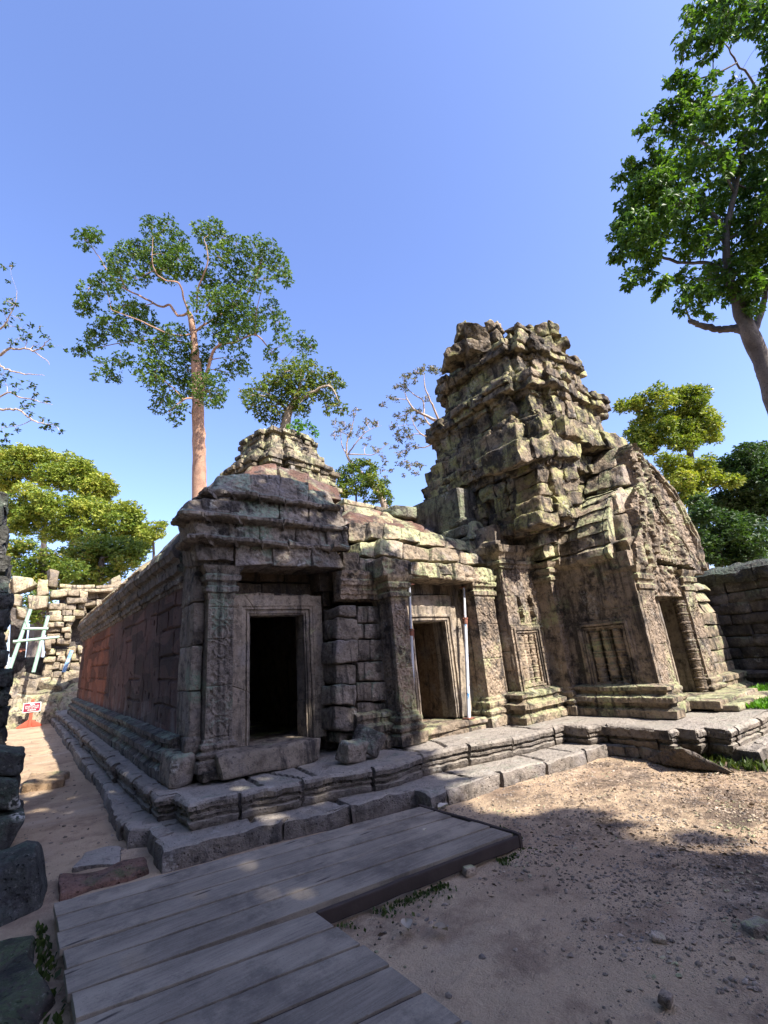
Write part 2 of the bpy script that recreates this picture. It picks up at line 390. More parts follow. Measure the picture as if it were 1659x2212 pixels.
LATW = laterite()
def dirt():
    m, t, p = mat('dirt'); N = NT(t); p.inputs['Roughness'].default_value = .97; p.inputs['Specular IOR Level'].default_value = .1
    col = N.mix(N.ramp(N.noise(.55, det=6, rough=.6), .35, .68), (.53, .40, .27), (.415, .305, .21))
    col = N.mix(N.math('MULTIPLY', N.ramp(N.noise(1.4, det=9, rough=.74), .46, .64), .85), col, (.27, .19, .135))
    col = N.mix(N.math('MULTIPLY', N.ramp(N.noise(.9, N.pos(.6, 1, 1), det=3), .56, .72), .6), col, (.58, .47, .36))
    x, y, z = N.sep(N.g['Position'])
    # damp dark litter drifting across the far right of the yard
    dr = N.math('MULTIPLY', N.ramp(N.noise(1.5, det=9, rough=.75), .44, .62), N.ramp(N.math('ADD', x, N.math('MULTIPLY', y, -.35)), 2.6, 3.8))
    col = N.mix(N.math('MULTIPLY', dr, .9), col, (.085, .065, .055))
    sp = N.ramp(N.noise(55, det=4, rough=.8), .56, .74); col = N.mix(N.math('MULTIPLY', sp, .5), col, (.13, .09, .07))
    N.L(col, p.inputs['Base Color'])
    h = N.math('ADD', N.math('ADD', N.noise(9, det=9, rough=.72), N.math('MULTIPLY', N.noise(90, det=4), .35)), N.math('MULTIPLY', N.noise(3.2, det=4), 1.3)); N.L(N.bump(h, .9, .06), p.inputs['Normal'])
    return m
DIRT = dirt()
def wood():
    m, t, p = mat('weathered_boards'); N = NT(t); p.inputs['Roughness'].default_value = .8
    tint = N.attr()
    g = N.noise(1.0, N.pos(3.2, 62, 62), det=9, rough=.72); big = N.noise(1.3, N.pos(1, 3, 1), det=5)
    col = N.mix(N.ramp(g, .3, .72), (.165, .138, .112), (.275, .235, .19))
    col = N.mix(N.math('MULTIPLY', N.ramp(big, .42, .66), .6), col, (.375, .32, .25))
    col = N.mix(N.math('MULTIPLY', N.ramp(N.noise(2.6, det=8, rough=.75), .46, .66), .7), col, (.095, .08, .07))
    sp = N.ramp(N.noise(75, det=5, rough=.8), .55, .68); col = N.mix(N.math('MULTIPLY', sp, .6), col, (.07, .058, .05)); s2 = N.ramp(N.noise(95, det=4, rough=.8), .60, .70); col = N.mix(N.math('MULTIPLY', s2, .4), col, (.46, .41, .34))
    kn = N.ramp(N.voro(1.7, N.pos(.55, 3.2, 1)), .10, .05); col = N.mix(kn, col, (.05, .04, .035))
    tm = N.ramp(tint, 0, 1, .90, 1.10); cb = N.n('ShaderNodeCombineColor')
    for k in range(3): N.L(tm, cb.inputs[k])
    N.L(N.mix(1.0, col, cb.outputs[0], 'MULTIPLY'), p.inputs['Base Color'])
    N.L(N.bump(N.math('ADD', g, N.math('MULTIPLY', N.noise(110, det=3), .3)), .5, .012), p.inputs['Normal'])
    return m
WOOD = wood()
def leafm(name, a, b, c, trans=.35):
    m, t, p = mat(name); N = NT(t); p.inputs['Roughness'].default_value = .5; p.inputs['Specular IOR Level'].default_value = .35
    tint = N.attr(); col = N.mix(N.ramp(tint, 0, .6), a, b); col = N.mix(N.ramp(tint, .6, 1), col, c); N.L(col, p.inputs['Base Color'])
    tr = N.n('ShaderNodeBsdfTranslucent'); N.L(N.mix(1.0, col, (1.25, 1.3, .5), 'MULTIPLY'), tr.inputs[0])
    ms = N.n('ShaderNodeMixShader'); ms.inputs[0].default_value = trans; N.L(p.outputs[0], ms.inputs[1]); N.L(tr.outputs[0], ms.inputs[2]); N.L(ms.outputs[0], t.nodes['Material Output'].inputs[0])
    return m
LF_TALL = leafm('broad_leaf', (.035, .075, .012), (.075, .14, .018), (.15, .22, .03))
LF_RIGHT = leafm('hanging_leaf', (.035, .085, .014), (.09, .175, .022), (.19, .31, .045), .42)
LF_GOLD = leafm('gold_green_leaf', (.10, .16, .02), (.29, .33, .05), (.52, .46, .10))
LF_MIX = leafm('mixed_leaf', (.05, .09, .012), (.13, .19, .025), (.27, .24, .045))
LF_DARK = leafm('dark_leaf', (.022, .05, .014), (.045, .09, .022), (.085, .14, .03))
LF_BARE = leafm('thin_leaf', (.06, .07, .035), (.12, .13, .05), (.19, .18, .08))
GRASS = leafm('grass_blade', (.05, .14, .015), (.10, .26, .02), (.16, .34, .03))
WEED = leafm('weed_leaf', (.025, .045, .012), (.05, .08, .018), (.09, .12, .03))
def bark(name, a, b):
    m, t, p = mat(name); N = NT(t); p.inputs['Roughness'].default_value = .85
    col = N.mix(N.ramp(N.noise(2.2, det=6), .35, .68), a, b); col = N.mix(N.math('MULTIPLY', N.ramp(N.noise(16, det=5), .5, .72), .6), col, tuple(x * .35 for x in b))
    N.L(col, p.inputs['Base Color']); N.L(N.bump(N.noise(22, N.pos(1, 1, 1.6), det=6), .8, .04), p.inputs['Normal']); return m
BARK_T = bark('tan_bark', (.40, .25, .17), (.28, .17, .12)); BARK_G = bark('grey_bark', (.15, .13, .115), (.085, .072, .065)); BARK_P = bark('pale_bark', (.48, .38, .30), (.34, .27, .22)); BARK_D = bark('dark_bark', (.075, .06, .05), (.04, .032, .028))
def paint(name, c, chips=None, metal=0.0, rough=.5, chipf=9):
    m, t, p = mat(name); N = NT(t); p.inputs['Roughness'].default_value = rough; p.inputs['Metallic'].default_value = metal
    col = N.mix(N.ramp(N.noise(6, det=5), .3, .7), c, tuple(x * .75 for x in c))
    for k, (cc, lo) in enumerate(chips or []): col = N.mix(N.ramp(N.noise(chipf + 5 * k, N.pos(1, 1, .5), det=5, rough=.7), lo, lo + .05), col, cc)
    N.L(col, p.inputs['Base Color']); N.L(N.bump(N.noise(40, det=4), .2, .01), p.inputs['Normal']); return m
PROPM = paint('galvanised_prop', (.55, .58, .64), [((.07, .22, .50), .60), ((.23, .10, .06), .64)], .25, .5)
RUSTM = paint('rusty_iron', (.26, .11, .075), [((.12, .06, .05), .55)], .2, .8)
SCAFM = paint('pale_green_scaffold', (.36, .55, .44), [((.22, .30, .26), .58)], .2, .5)
BLUEM = paint('blue_tube', (.22, .42, .72), [((.55, .58, .62), .52)], .2, .5)
SIGNR = paint('maroon_sign', (.24, .02, .05)); SIGNW = paint('white_sign_paint', (.80, .80, .78)); POSTR = paint('red_post', (.42, .085, .05), [((.33, .07, .05), .62)], 0, .7)
PEBB = stone('pebbles', (.44, .35, .27), (.27, .215, .17), lichen=0, dark=.2, streak=0, white=.3)
DRYL = leafm('dry_leaf', (.30, .24, .18), (.42, .36, .30), (.55, .50, .44), .2)

# ================================================================ GROUND
def ax(*seg):
    return np.unique(np.concatenate([np.linspace(a, b, n) for a, b, n in seg]))
gx = ax((-900, -60, 14), (-60, -6, 28), (-6, -1, 60), (-1, 9, 220), (9, 20, 80), (20, 80, 30), (80, 900, 14))
gy = ax((-900, -60, 14), (-60, -4, 28), (-4, 1, 40), (1, 9, 190), (9, 30, 120), (30, 80, 30), (80, 900, 14))
X, Y = np.meshgrid(gx, gy, indexing='ij'); P = np.stack([X.ravel(), Y.ravel(), X.ravel() * 0], 1)
nz = .020 * fbm(P, .9, 3, 4)[:, 0] + .006 * fbm(P, 6, 2, 5)[:, 0]
P[:, 2] = nz + gz(P[:, 0], P[:, 1])
I = np.arange(len(P)).reshape(len(gx), len(gy)); mb = MB()
mb.add(P, [np.stack([I[:-1, :-1], I[1:, :-1], I[1:, 1:], I[:-1, 1:]], -1).reshape(-1, 4)])
tag(build(mb, 'ground', DIRT, smooth=True, sharp=0), None, None, kind='structure')

# ================================================================ TERRACE
def inpoly(poly, x, y):
    poly = np.array(poly); c = np.zeros(x.shape, bool); n = len(poly)
    for i in range(n):
        x0, y0 = poly[i]; x1, y1 = poly[(i + 1) % n]
        k = ((y0 > y) != (y1 > y)) & (x < (x1 - x0) * (y - y0) / ((y1 - y0) if y1 != y0 else 1e-9) + x0); c ^= k
    return c
def pave(mb, poly, z, res, jx, jy, seed=0):
    pave1(mb, poly, z, .02, jx, jy, seed, (1.0, 9.6, 2.4, 7.8)); pave1(mb, poly, z, .06, jx, jy, seed, (1.0, 2.6, 7.8, 26.2)); pave1(mb, poly, z, .1, jx, jy, seed, (9.6, 13.6, 2.4, 7.8))
def pave1(mb, poly, z, res, jx, jy, seed, bb):
    x0, x1, y0, y1 = bb
    def fn(u, v):
        xx, yy = u + x0, v + y0; q = np.stack([xx.ravel(), yy.ravel(), xx.ravel() * 0], 1); wob = (.05 * vn3(q * 1.7, seed)[:, 0]).reshape(xx.shape)
        h = (.012 * fbm(q, 1.5, 3, seed)[:, 0]).reshape(xx.shape)
        for k, (px, sk) in enumerate(jx):
            d = np.abs(xx + wob - px - sk * (yy - y0)); h -= .05 * np.clip(1.5 - d / .022, 0, 1)
        for py in jy:
            d = np.abs(yy + wob - py); h -= .05 * np.clip(1.5 - d / .022, 0, 1)
        return h
    relief(mb, (x0, y0, z), (1, 0, 0), (0, 1, 0), (0, 0, 1), x1 - x0, y1 - y0, fn, res, .12, 0, seed, .5, lambda u, v: inpoly(poly, u + x0, v + y0))
terr = thing('stone_terrace', 'stepped sandstone terrace with moulded plinth running round the foot of the temple', 'terrace', (4, 5.4, 0))
low = [(1.24, 26), (1.25, 10.44), (1.25, 9.41), (1.12, 6.4), (1.30, 6.3), (1.29, 5.48), (4.02, 5.0), (4.01, 4.68), (5.54, 4.62), (7.42, 4.34), (7.50, 3.60), (8.02, 3.55), (8.0, 3.30), (7.82, 2.52), (9.6, 2.5), (13.6, 2.5)]
mb = MB(); sweep(mb, low, [(-.03, -.12), (0, 0), (.0, .125), (-.012, .16), (-.04, .175), (-.16, .17), (-.18, .1)], joints=(.75, 1.5), chunk=.03, jd=.10, jw=.026, amp=.02, f=6, step=.05, cs=.03, seed=2, tintv=.2)
pl1 = low + [(13.6, 26)]
pave(mb, [(x + (.05 if i < 6 else 0), y + .05) for i, (x, y) in enumerate(pl1)], .163, .05, [(1.9, .1), (2.75, .15), (3.5, -.1), (4.6, .1), (5.7, .2), (6.6, .1)], [6.3, 7.3, 8.5, 9.9, 11.6, 13.4, 15.5, 18, 20.5], 3)
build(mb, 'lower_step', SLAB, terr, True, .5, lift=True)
pf = [(542, 1765), (658, 1738), (746, 1720), (805, 1709), (863, 1696), (917, 1674), (986, 1656), (1074, 1640), (1152, 1622)]
plin = [(1.38, 26), (1.43, 6.53), (1.61, 6.5), (1.60, 5.81)] + [tuple(PZ(*q, .19)[:2]) for q in pf] + [(7.32, 5.0), (7.30, 4.56), (7.50, 4.45), (7.40, 3.36), (7.60, 3.33), (7.58, 3.08), (7.84, 3.05), (7.78, 2.77), (9.2, 2.77), (13.6, 2.77)]
PP = [(-.06, .12), (-.01, .19), (0, .235), (-.04, .245), (-.045, .27), (-.012, .28), (-.012, .305), (-.045, .315), (-.045, .34), (.018, .352), (.026, .40), (.012, .425), (-.02, .438), (-.10, .435), (-.12, .36)]
mb = MB(); sweep(mb, plin, PP, joints=(.55, 1.05), chunk=.04, jd=.10, jw=.024, amp=.013, f=8, step=.022, cs=.02, deco=[(9, 10, .010, .055), (5, 6, .006, .04)], seed=5, tintv=.25, rag=.012)
pl2 = plin + [(13.6, 26)]
pave(mb, [(x + (.05 if i < 4 else 0), y + .05) for i, (x, y) in enumerate(pl2)], .428, .05, [(2.1, .1), (2.75, .1), (3.6, -.2), (4.2, .3), (4.75, 0), (5.4, -.2), (6.3, .2), (6.9, 0)], [7.4, 9, 11], 6)
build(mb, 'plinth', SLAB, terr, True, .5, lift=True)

# ================================================================ LEFT GALLERY with its entrance porch
gal = thing('temple_gallery', 'long dark laterite gallery ending in a carved sandstone entrance porch at its near corner', 'temple', (3, 7, .43))
# --- base moulding of the long wall
BM = [(-.02, .40), (.25, .43), (.26, .55), (.17, .60), (.17, .66), (.25, .68), (.25, .76), (.13, .80), (.13, .85), (.17, .87), (.17, .93), (.05, .96), (0, .97)]
def bmould(z0, z1, o, inn=-.02):
    k = (z1 - z0) / .54; return [(x * o / .25 + (inn if x < 0 else 0), z0 + (z - .43) * k) for x, z in BM]
mb = MB(); sweep(mb, [(1.88, 22.4), (1.88, 7.25)], bmould(.43, .97, .24), joints=(.8, 1.5), chunk=.012, jd=.02, amp=.012, f=6, step=.05, cs=.03, deco=[(5, 6, .008, .06)], seed=11)
build(mb, 'base_moulding', DARKST, gal, True, .5, lift=True)
# --- laterite wall surface: open joints, square putlog holes
holes = [(random.uniform(.6, 14.5), random.uniform(.2, 2.0), random.uniform(.02, .045)) for _ in range(46)]
def fwall(u, v):
    q = np.stack([u.ravel(), v.ravel(), u.ravel() * 0], 1); wob = (.03 * vn3(q * 2.1, 3)[:, 0]).reshape(u.shape); h = (.012 * fbm(q, 1.7, 3, 8)[:, 0]).reshape(u.shape)
    rows = [0, .36, .74, 1.1, 1.52, 1.85, 2.3]
    brk = (vn3(q * .8, 12)[:, 1] > -.12).reshape(u.shape)
    for k in range(1, 6): h -= .04 * np.clip(1.2 - np.abs(v + wob * .6 - rows[k]) / .024, 0, 1) * brk
    for k in range(6):
        row = (v >= rows[k]) & (v < rows[k + 1]); x = .3 + .5 * (k % 2)
        rr = random.Random(k)
        while x < 15.3:
            h -= .03 * np.clip(1.2 - np.abs(u + wob * .5 - x) / .022, 0, 1) * row; x += rr.uniform(.75, 1.4)
    for hx, hz, s in holes: h -= .05 * ((np.abs(u - hx) < s) & (np.abs(v - hz) < s * .9))
    return h
mb = MB(); relief(mb, (1.88, 7.2, .94), (0, 1, 0), (0, 0, 1), (-1, 0, 0), 15.2, 2.2, fwall, .022, .5, .003, 2)
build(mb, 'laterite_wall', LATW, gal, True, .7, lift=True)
# --- cornice and roof of the long wall
mb = MB(); sweep(mb, [(1.88, 22.6), (1.88, 7.5)], [(-.1, 3.02), (.02, 3.05), (.03, 3.11), (.07, 3.12), (.08, 3.19), (.045, 3.21), (.05, 3.26), (.11, 3.28), (.125, 3.37), (.09, 3.40), (.10, 3.47), (.17, 3.50), (.20, 3.60), (.17, 3.72), (.05, 3.76), (-.1, 3.74)], joints=(.9, 1.6), chunk=.014, jd=.02, amp=.013, f=5, step=.05, cs=.03, deco=[(7, 8, .012, .07), (12, 13, .02, .16)], seed=13)
build(mb, 'cornice', DARKST, gal, True, .5, lift=True)
mb = MB(); rp = [(-.2, 3.70), (.14, 3.72), (.15, 3.80), (.0, 3.98), (-.25, 4.2), (-.6, 4.42), (-1.1, 4.58), (-1.55, 4.62), (-2.0, 4.58), (-2.6, 4.38), (-3.0, 4.1), (-3.2, 3.8), (-3.2, 3.6)]
sweep(mb, [(1.88, 22.6), (1.88, 10.4)], rp, joints=(.7, 1.2), chunk=.02, jd=.03, amp=.02, f=4, step=.04, cs=.07, deco=[(2, 8, .045, .26)], seed=17, tintv=.3)
build(mb, 'vault_roof', stone('roof_tiles_stone', (.34, .25, .17), (.24, .175, .125), lichen=.75, lich_col=(.40, .36, .20), dark=.5, streak=.3), gal, True, .6, lift=True)
C = []
for k, (z0, z1, xo, ya, yb) in enumerate([(3.74, 4.02, 1.80, 10.9, 7.3), (4.02, 4.26, 1.95, 10.6, 7.3), (4.24, 4.46, 2.2, 9.7, 7.4), (4.44, 4.62, 2.55, 9.0, 7.6)]):
    course(C, (xo, ya), (xo, yb), z0, z1, 1.2, .6, 1.1, .05, 0, .03, batter=.12)
mb = MB(); hexes(mb, C, .06, .03, 3, 6, 21, big=.04); build(mb, 'broken_vault', DARKST, gal, True, .6)
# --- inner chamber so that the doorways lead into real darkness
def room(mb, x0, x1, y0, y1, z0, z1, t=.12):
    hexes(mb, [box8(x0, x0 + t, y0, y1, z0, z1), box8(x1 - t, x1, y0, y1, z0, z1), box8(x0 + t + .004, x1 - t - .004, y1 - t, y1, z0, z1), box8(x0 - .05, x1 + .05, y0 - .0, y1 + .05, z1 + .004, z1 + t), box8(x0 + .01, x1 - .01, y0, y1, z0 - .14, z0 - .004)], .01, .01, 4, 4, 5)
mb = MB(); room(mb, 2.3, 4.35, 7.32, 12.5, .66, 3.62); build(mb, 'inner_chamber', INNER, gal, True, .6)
# --- entrance porch
C = [box8(1.86, 2.02, 6.90, 7.55, .95 + i * .59, 1.53 + i * .59) for i in range(4)]
mb = MB(); hexes(mb, C, .025, .014, 4, 8, 3); build(mb, 'corner_pier', GREYC, gal, True, .6)
mb = MB(); hexes(mb, [box8(1.64, 1.95, 6.80, 7.35, .42, .80), box8(1.97, 2.44, 6.62, 7.3, .42, .56), box8(1.83, 2.02, 6.86, 7.3, .74, .96)], .06, .03, 4, 9, 31, big=.02); build(mb, 'corner_base_block', GREYC, gal, True, .6)
def fpil(W, H, per=.25, jts=(.66, 1.28, 1.72), d=1.0):
    def f(u, v):
        c = (v / per % 1 - .5) * per; x = u - W / 2; r = np.hypot(x * .95, c)
        q = np.stack([u.ravel() * 9, v.ravel() * 9, u.ravel() * 0], 1); wz = vn3(q, 5); wx, wy = wz[:, 0].reshape(u.shape), wz[:, 1].reshape(u.shape)
        h = .020 * np.exp(-((r - .088) / .013) ** 2) + .026 * np.exp(-(x / .028) ** 2 - ((c + .01) / .05) ** 2) + .018 * np.exp(-(x / .018) ** 2 - ((c - .055) / .018) ** 2)
        sc = np.sin(62 * x + 2.6 * wx) * np.sin(58 * v + 2.6 * wy); h = np.where(r > .10, h + .013 * np.clip(sc * 2.2, -.6, 1), h)
        e = np.minimum(u, W - u); h = np.where(e < .045, .012 + .008 * (np.sin(v * 2 * np.pi / .03) > 0) * (e < .034) * (e > .014), h)
        er = (vn3(np.stack([u.ravel() * 3, v.ravel() * 2.2, u.ravel() * 0 + 4], 1), 9)[:, 0]).reshape(u.shape)
        h = h * np.clip(1.1 - 1.1 * np.clip(er, 0, 1), .15, 1) * d
        for j in jts: h = h - .02 * np.clip(1 - np.abs(v + .006 * wx - j) / .012, 0, 1)
        return h
    return f
def pilaster(par, x0, x1, yf, dep, z0, zb, zc, z1, m, mcap, carve=True, per=.25, seed=0, jts=(.66, 1.28, 1.72), lean=0.0):
    mb = MB(); W = x1 - x0; H = zc - zb
    relief(mb, (x0, yf, zb - .02), (1, 0, 0), (lean, 0, 1), (0, -1, 0), W, H + .04, fpil(W, H, per, jts), .0085, dep, .004, seed)
    o = build(mb, 'pilaster', m, par, True, .8)
    pa = [(x0, yf + dep), (x0, yf), (x1, yf), (x1, yf + dep)]
    mb = MB(); h = zb - z0
    sweep(mb, pa, [(-.1, z0 - .02), (.10, z0), (.105, z0 + h * .30), (.06, z0 + h * .36), (.085, z0 + h * .44), (.09, z0 + h * .52), (.03, z0 + h * .60), (.055, z0 + h * .70), (.055, z0 + h * .80), (.02, z0 + h * .86), (.02, z0 + h * .94), (-.004, z0 + h), (-.08, z0 + h)], step=.02, cs=.02, deco=[(4, 6, .012, .05), (7, 8, .008, .035)], amp=.009, f=7, seed=seed + 1); build(mb, 'pilaster_base', mcap, par, True, .6)
    mb = MB(); h = z1 - zc
    sweep(mb, [(a + lean * H, b) for a, b in pa], [(-.08, zc), (.0, zc), (.02, zc + .04 * h / .4), (.02, zc + h * .18), (.05, zc + h * .22), (.055, zc + h * .36), (.02, zc + h * .42), (.03, zc + h * .5), (.065, zc + h * .56), (.075, zc + h * .70), (.05, zc + h * .76), (.10, zc + h * .9), (.115, zc + h), (-.08, zc + h)], step=.02, cs=.02, deco=[(4, 5, .01, .045), (8, 9, .014, .07)], amp=.009, f=7, seed=seed + 2); build(mb, 'capital', mcap, par, True, .6)
    return o
pilaster(gal, 2.03, 2.39, 6.76, .5, .55, .93, 2.74, 3.22, GREYC, GREYC, seed=41)
# narrow joint strip between pilaster and frame
mb = MB(); hexes(mb, [box8(2.37, 2.47, 6.93, 7.3, .66 + i * .64, 1.29 + i * .64) for i in range(4)], .012, .008, 5, 6, 4); build(mb, 'joint_strip', SAND, gal, True, .6)
# door frame 1
def frame(par, xl, xr, zb, zt, Yf, prof, m, name='door_frame', seed=0, jts=(.9, 1.4), amp=.005, sill=False, sunk=0.0):
    mb = MB(); 
    if sill: path = [(xl, zb), (xl, zt), (xr, zt), (xr, zb)]; sweep(mb, path, prof, closed=True, axes='xz', Y0=Yf, step=.05, cs=.02, joints=None, amp=amp, seed=seed)
    else: sweep(mb, [(xl, zb), (xl, zt), (xr, zt), (xr, zb)], prof, axes='xz', Y0=Yf, step=.05, cs=.02, joints=jts, amp=amp, jd=.012, seed=seed, tintv=.12, chunk=.004)
    return build(mb, name, m, par, True, .6)
# out is negative away from the opening
DF = [(.0, -.30), (.0, .0), (-.025, .004), (-.028, .03), (-.055, .032), (-.06, .012), (-.085, .014), (-.09, .045), (-.13, .048), (-.14, .06), (-.30, .062), (-.305, -.25)]
frame(gal, 2.70, 3.60, .68, 2.52, 6.93, DF, FRAME, seed=3)
mb = MB(); hexes(mb, [qb([(505, 1283), (592, 1279), (592, 1312), (503, 1313)], 6.90, .3), qb([(593, 1280), (672, 1283), (674, 1311), (593, 1312)], 6.91, .28), qb([(500, 1296), (520, 1288), (520, 1316), (497, 1318)], 6.87, .3)], .04, .022, 6, 8, 8, big=.02, carve=.006); build(mb, 'broken_lintel', CARV, gal, True, .6)
mb = MB()
hexes(mb, [qb([(470, 1632), (700, 1592), (690, 1650), (484, 1690)], 6.42, .9, 6.50, .85)], .05, .02, 4, 12, 9, big=.03)
hexes(mb, [box8(2.66, 3.66, 6.62, 7.6, .56, .70)], .03, .012, 4, 8, 10); build(mb, 'threshold', FRAME, gal, True, .6)
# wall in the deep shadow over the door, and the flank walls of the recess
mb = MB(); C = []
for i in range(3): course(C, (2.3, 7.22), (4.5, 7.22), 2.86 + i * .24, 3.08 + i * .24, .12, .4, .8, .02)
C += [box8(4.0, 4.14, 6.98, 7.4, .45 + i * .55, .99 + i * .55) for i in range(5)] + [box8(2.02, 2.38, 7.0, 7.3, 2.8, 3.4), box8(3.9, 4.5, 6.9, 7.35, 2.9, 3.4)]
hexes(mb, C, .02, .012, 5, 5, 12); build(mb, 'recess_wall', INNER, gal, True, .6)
# right-hand pilaster of the porch: broken blocks set one on another
C = []
for (xa, xb, ya, yb, yy) in [(733, 771, 1308, 1333, 6.42), (730, 774, 1336, 1381, 6.46), (727, 775, 1383, 1431, 6.40), (728, 770, 1434, 1478, 6.47), (726, 773, 1481, 1525, 6.42), (722, 771, 1529, 1580, 6.50), (728, 768, 1582, 1606, 6.62)]:
    C.append(qb(rect(xa, ya, xb, yb), yy, .55))
mb = MB(); hexes(mb, C, .035, .02, 5, 9, 14, big=.025, carve=.008); build(mb, 'broken_pilaster', GREYC, gal, True, .6)
# wall bay between the porch and the middle door
C = []
rows = [(1308, 1345), (1347, 1380), (1382, 1428), (1430, 1472), (1474, 1516), (1518, 1552)]
for k, (ya, yb) in enumerate(rows):
    cuts = [772, 800 + (k % 2) * 12 + random.randint(-6, 6), 842]
    if k in (1, 3): cuts = [772, 788, 846]
    for a, b in zip(cuts[:-1], cuts[1:]): C.append(qb(rect(a + .6, ya + .5, b - .6, yb - .5), 6.48 + random.uniform(-.03, .03), .5))
mb = MB(); hexes(mb, C, .03, .014, 5, 8, 15, big=.012); build(mb, 'wall_bay', GREYC, gal, True, .6)
bx0 = PY(760, 1560, 6.55)[0]; bx1 = PY(905, 1560, 6.4)[0]
mb = MB(); sweep(mb, [(bx0, 6.50), (5.1, 6.44)], bmould(.43, .97, .20), joints=(.6, 1.0), chunk=.01, jd=.02, amp=.009, f=7, step=.025, cs=.02, deco=[(5, 6, .012, .06), (9, 10, .01, .045)], seed=16); build(mb, 'bay_base_moulding', SANDL, gal, True, .6)
mb = MB(); sweep(mb, [(PY(732, 1270, 6.5)[0], 6.50), (5.1, 6.42)], [(-.2, 2.68), (.03, 2.70), (.03, 2.76), (.06, 2.78), (.07, 2.84), (.04, 2.87), (.05, 2.90), (.09, 2.93), (.10, 3.0), (.06, 3.04), (.11, 3.10), (.12, 3.16), (-.2, 3.18)], joints=(.35, .6), chunk=.02, jd=.03, amp=.012, f=7, step=.025, cs=.02, deco=[(4, 5, .012, .05), (8, 9, .015, .08)], seed=18); build(mb, 'bay_capital', CARV, gal, True, .6)
# pediment: big carved blocks stepping back as they rise
PB = [([(419, 1157), (512, 1163), (510, 1213), (432, 1207)], 6.62, 0), ([(512, 1171), (591, 1173), (590, 1219), (512, 1222)], 6.58, 0), ([(592, 1173), (672, 1179), (672, 1225), (591, 1220)], 6.52, 0), ([(672, 1184), (722, 1186), (748, 1226), (673, 1226)], 6.48, 0),
      ([(411, 1105), (490, 1110), (498, 1164), (424, 1154)], 6.64, .06), ([(491, 1110), (560, 1124), (560, 1170), (499, 1164)], 6.62, .06), ([(561, 1126), (636, 1133), (637, 1173), (561, 1170)], 6.60, .05), ([(637, 1136), (706, 1144), (707, 1180), (638, 1176)], 6.58, .05), ([(704, 1143), (750, 1147), (751, 1188), (707, 1184)], 6.52, .05),
      ([(408, 1078), (497, 1074), (497, 1110), (407, 1103)], 6.70, .08), ([(498, 1062), (604, 1075), (603, 1120), (498, 1112)], 6.72, .14), ([(605, 1083), (666, 1090), (664, 1134), (605, 1126)], 6.70, .12), ([(668, 1088), (742, 1093), (745, 1146), (668, 1138)], 6.66, .12),
      ([(470, 1028), (541, 1022), (541, 1073), (452, 1068)], 6.86, .3), ([(542, 1025), (604, 1028), (603, 1077), (542, 1071)], 6.88, .3), ([(605, 1029), (666, 1042), (665, 1086), (605, 1080)], 6.84, .3), ([(667, 1056), (716, 1060), (728, 1092), (667, 1089)], 6.80, .25)]
mb = MB(); hexes(mb, [qb(q, yy + (0, .07, .02, .12)[min(3, 0 if i < 4 else 1 if i < 9 else 2 if i < 13 else 3)], .75, yy + dt + .07, .7) for i, (q, yy, dt) in enumerate(PB)], .02, .016, 4.5, 30, 33, big=.02, orn=.014, warp=.03); build(mb, 'pediment', GREYC, gal, True, .6)
for (xa, ya), (xb, yb), Yp, sd in [((409, 1105), (746, 1146), 6.62, 91), ((452, 1067), (730, 1092), 6.80, 92), ((412, 1160), (750, 1188), 6.56, 93)]:
    zf = (PY(xa, ya, Yp)[2] + PY(xb, yb, Yp)[2]) / 2; mb = MB(); xa_, xb_ = PY(xa, ya, Yp)[0], PY(xb, yb, Yp)[0]
    sweep(mb, [(xa_, Yp + .6), (xa_, Yp), (xb_, Yp - .03)], [(-.2, zf - .05), (.03, zf - .045), (.07, zf - .02), (.08, zf + .02), (.04, zf + .05), (-.2, zf + .06)], joints=(.3, .7), chunk=.03, jd=.05, jw=.02, amp=.025, f=6, step=.03, cs=.025, seed=sd, rag=.05, deco=[(2, 3, .015, .09)]); build(mb, 'cornice_fillet', GREYC, gal, True, .6)
LB = [([(536, 1012), (600, 1003), (604, 1036), (530, 1034)], 7.75, .6), ([(601, 1005), (668, 1026), (668, 1062), (604, 1038)], 7.7, .5), ([(668, 1026), (732, 1055), (744, 1082), (668, 1066)], 7.6, .4)]
mb = MB(); hexes(mb, [qb(q, yy, 1.6, yy + dt, 1.5) for q, yy, dt in LB], .05, .04, 3, 9, 35, big=.04); build(mb, 'laterite_cap', LATROOF, gal, True, .6)
# side return of the pediment above the cornice
C = []
for z0, z1, xo in [(3.22, 3.62, 1.84), (3.64, 4.0, 1.82), (4.02, 4.26, 1.9)]: course(C, (xo, 7.7), (xo, 6.72), z0, z1, .6, .45, .7, .03)
mb = MB(); hexes(mb, C, .05, .025, 4, 8, 37, big=.03); build(mb, 'pediment_return', DARKST, gal, True, .6)
# --- middle doorway
pilaster(gal, PY(853, 1400, 6.12)[0], PY(887, 1400, 6.12)[0], 6.12, .5, .45, .93, 2.60, 3.06, CARV, SANDL, seed=51, per=.3)
xl, xr = PY(902, 1450, 6.38)[0], PY(975, 1450, 6.38)[0]
DF2 = [(.0, -.35), (.0, .0), (-.02, .003), (-.022, .028), (-.05, .03), (-.055, .01), (-.08, .012), (-.085, .05), (-.12, .052), (-.13, .03), (-.27, .032), (-.275, -.25)]
frame(gal, xl, xr, .64, 2.30, 6.38, DF2, FRAME, seed=7)
mb = MB(); room(mb, xl - .5, xr + .35, 6.72, 9.6, .60, 3.3); hexes(mb, [box8(xr + .005, xr + .3, 6.64, 7.3, .6, 2.5), box8(xl - .4, xl - .02, 6.64, 7.0, .6, 2.5)], .01, .008, 4, 4, 6); build(mb, 'middle_chamber', stone('inner_brown_stone', (.27, .19, .125), (.18, .125, .085), lichen=0, dark=.55, streak=.5, white=0), gal, True, .6)
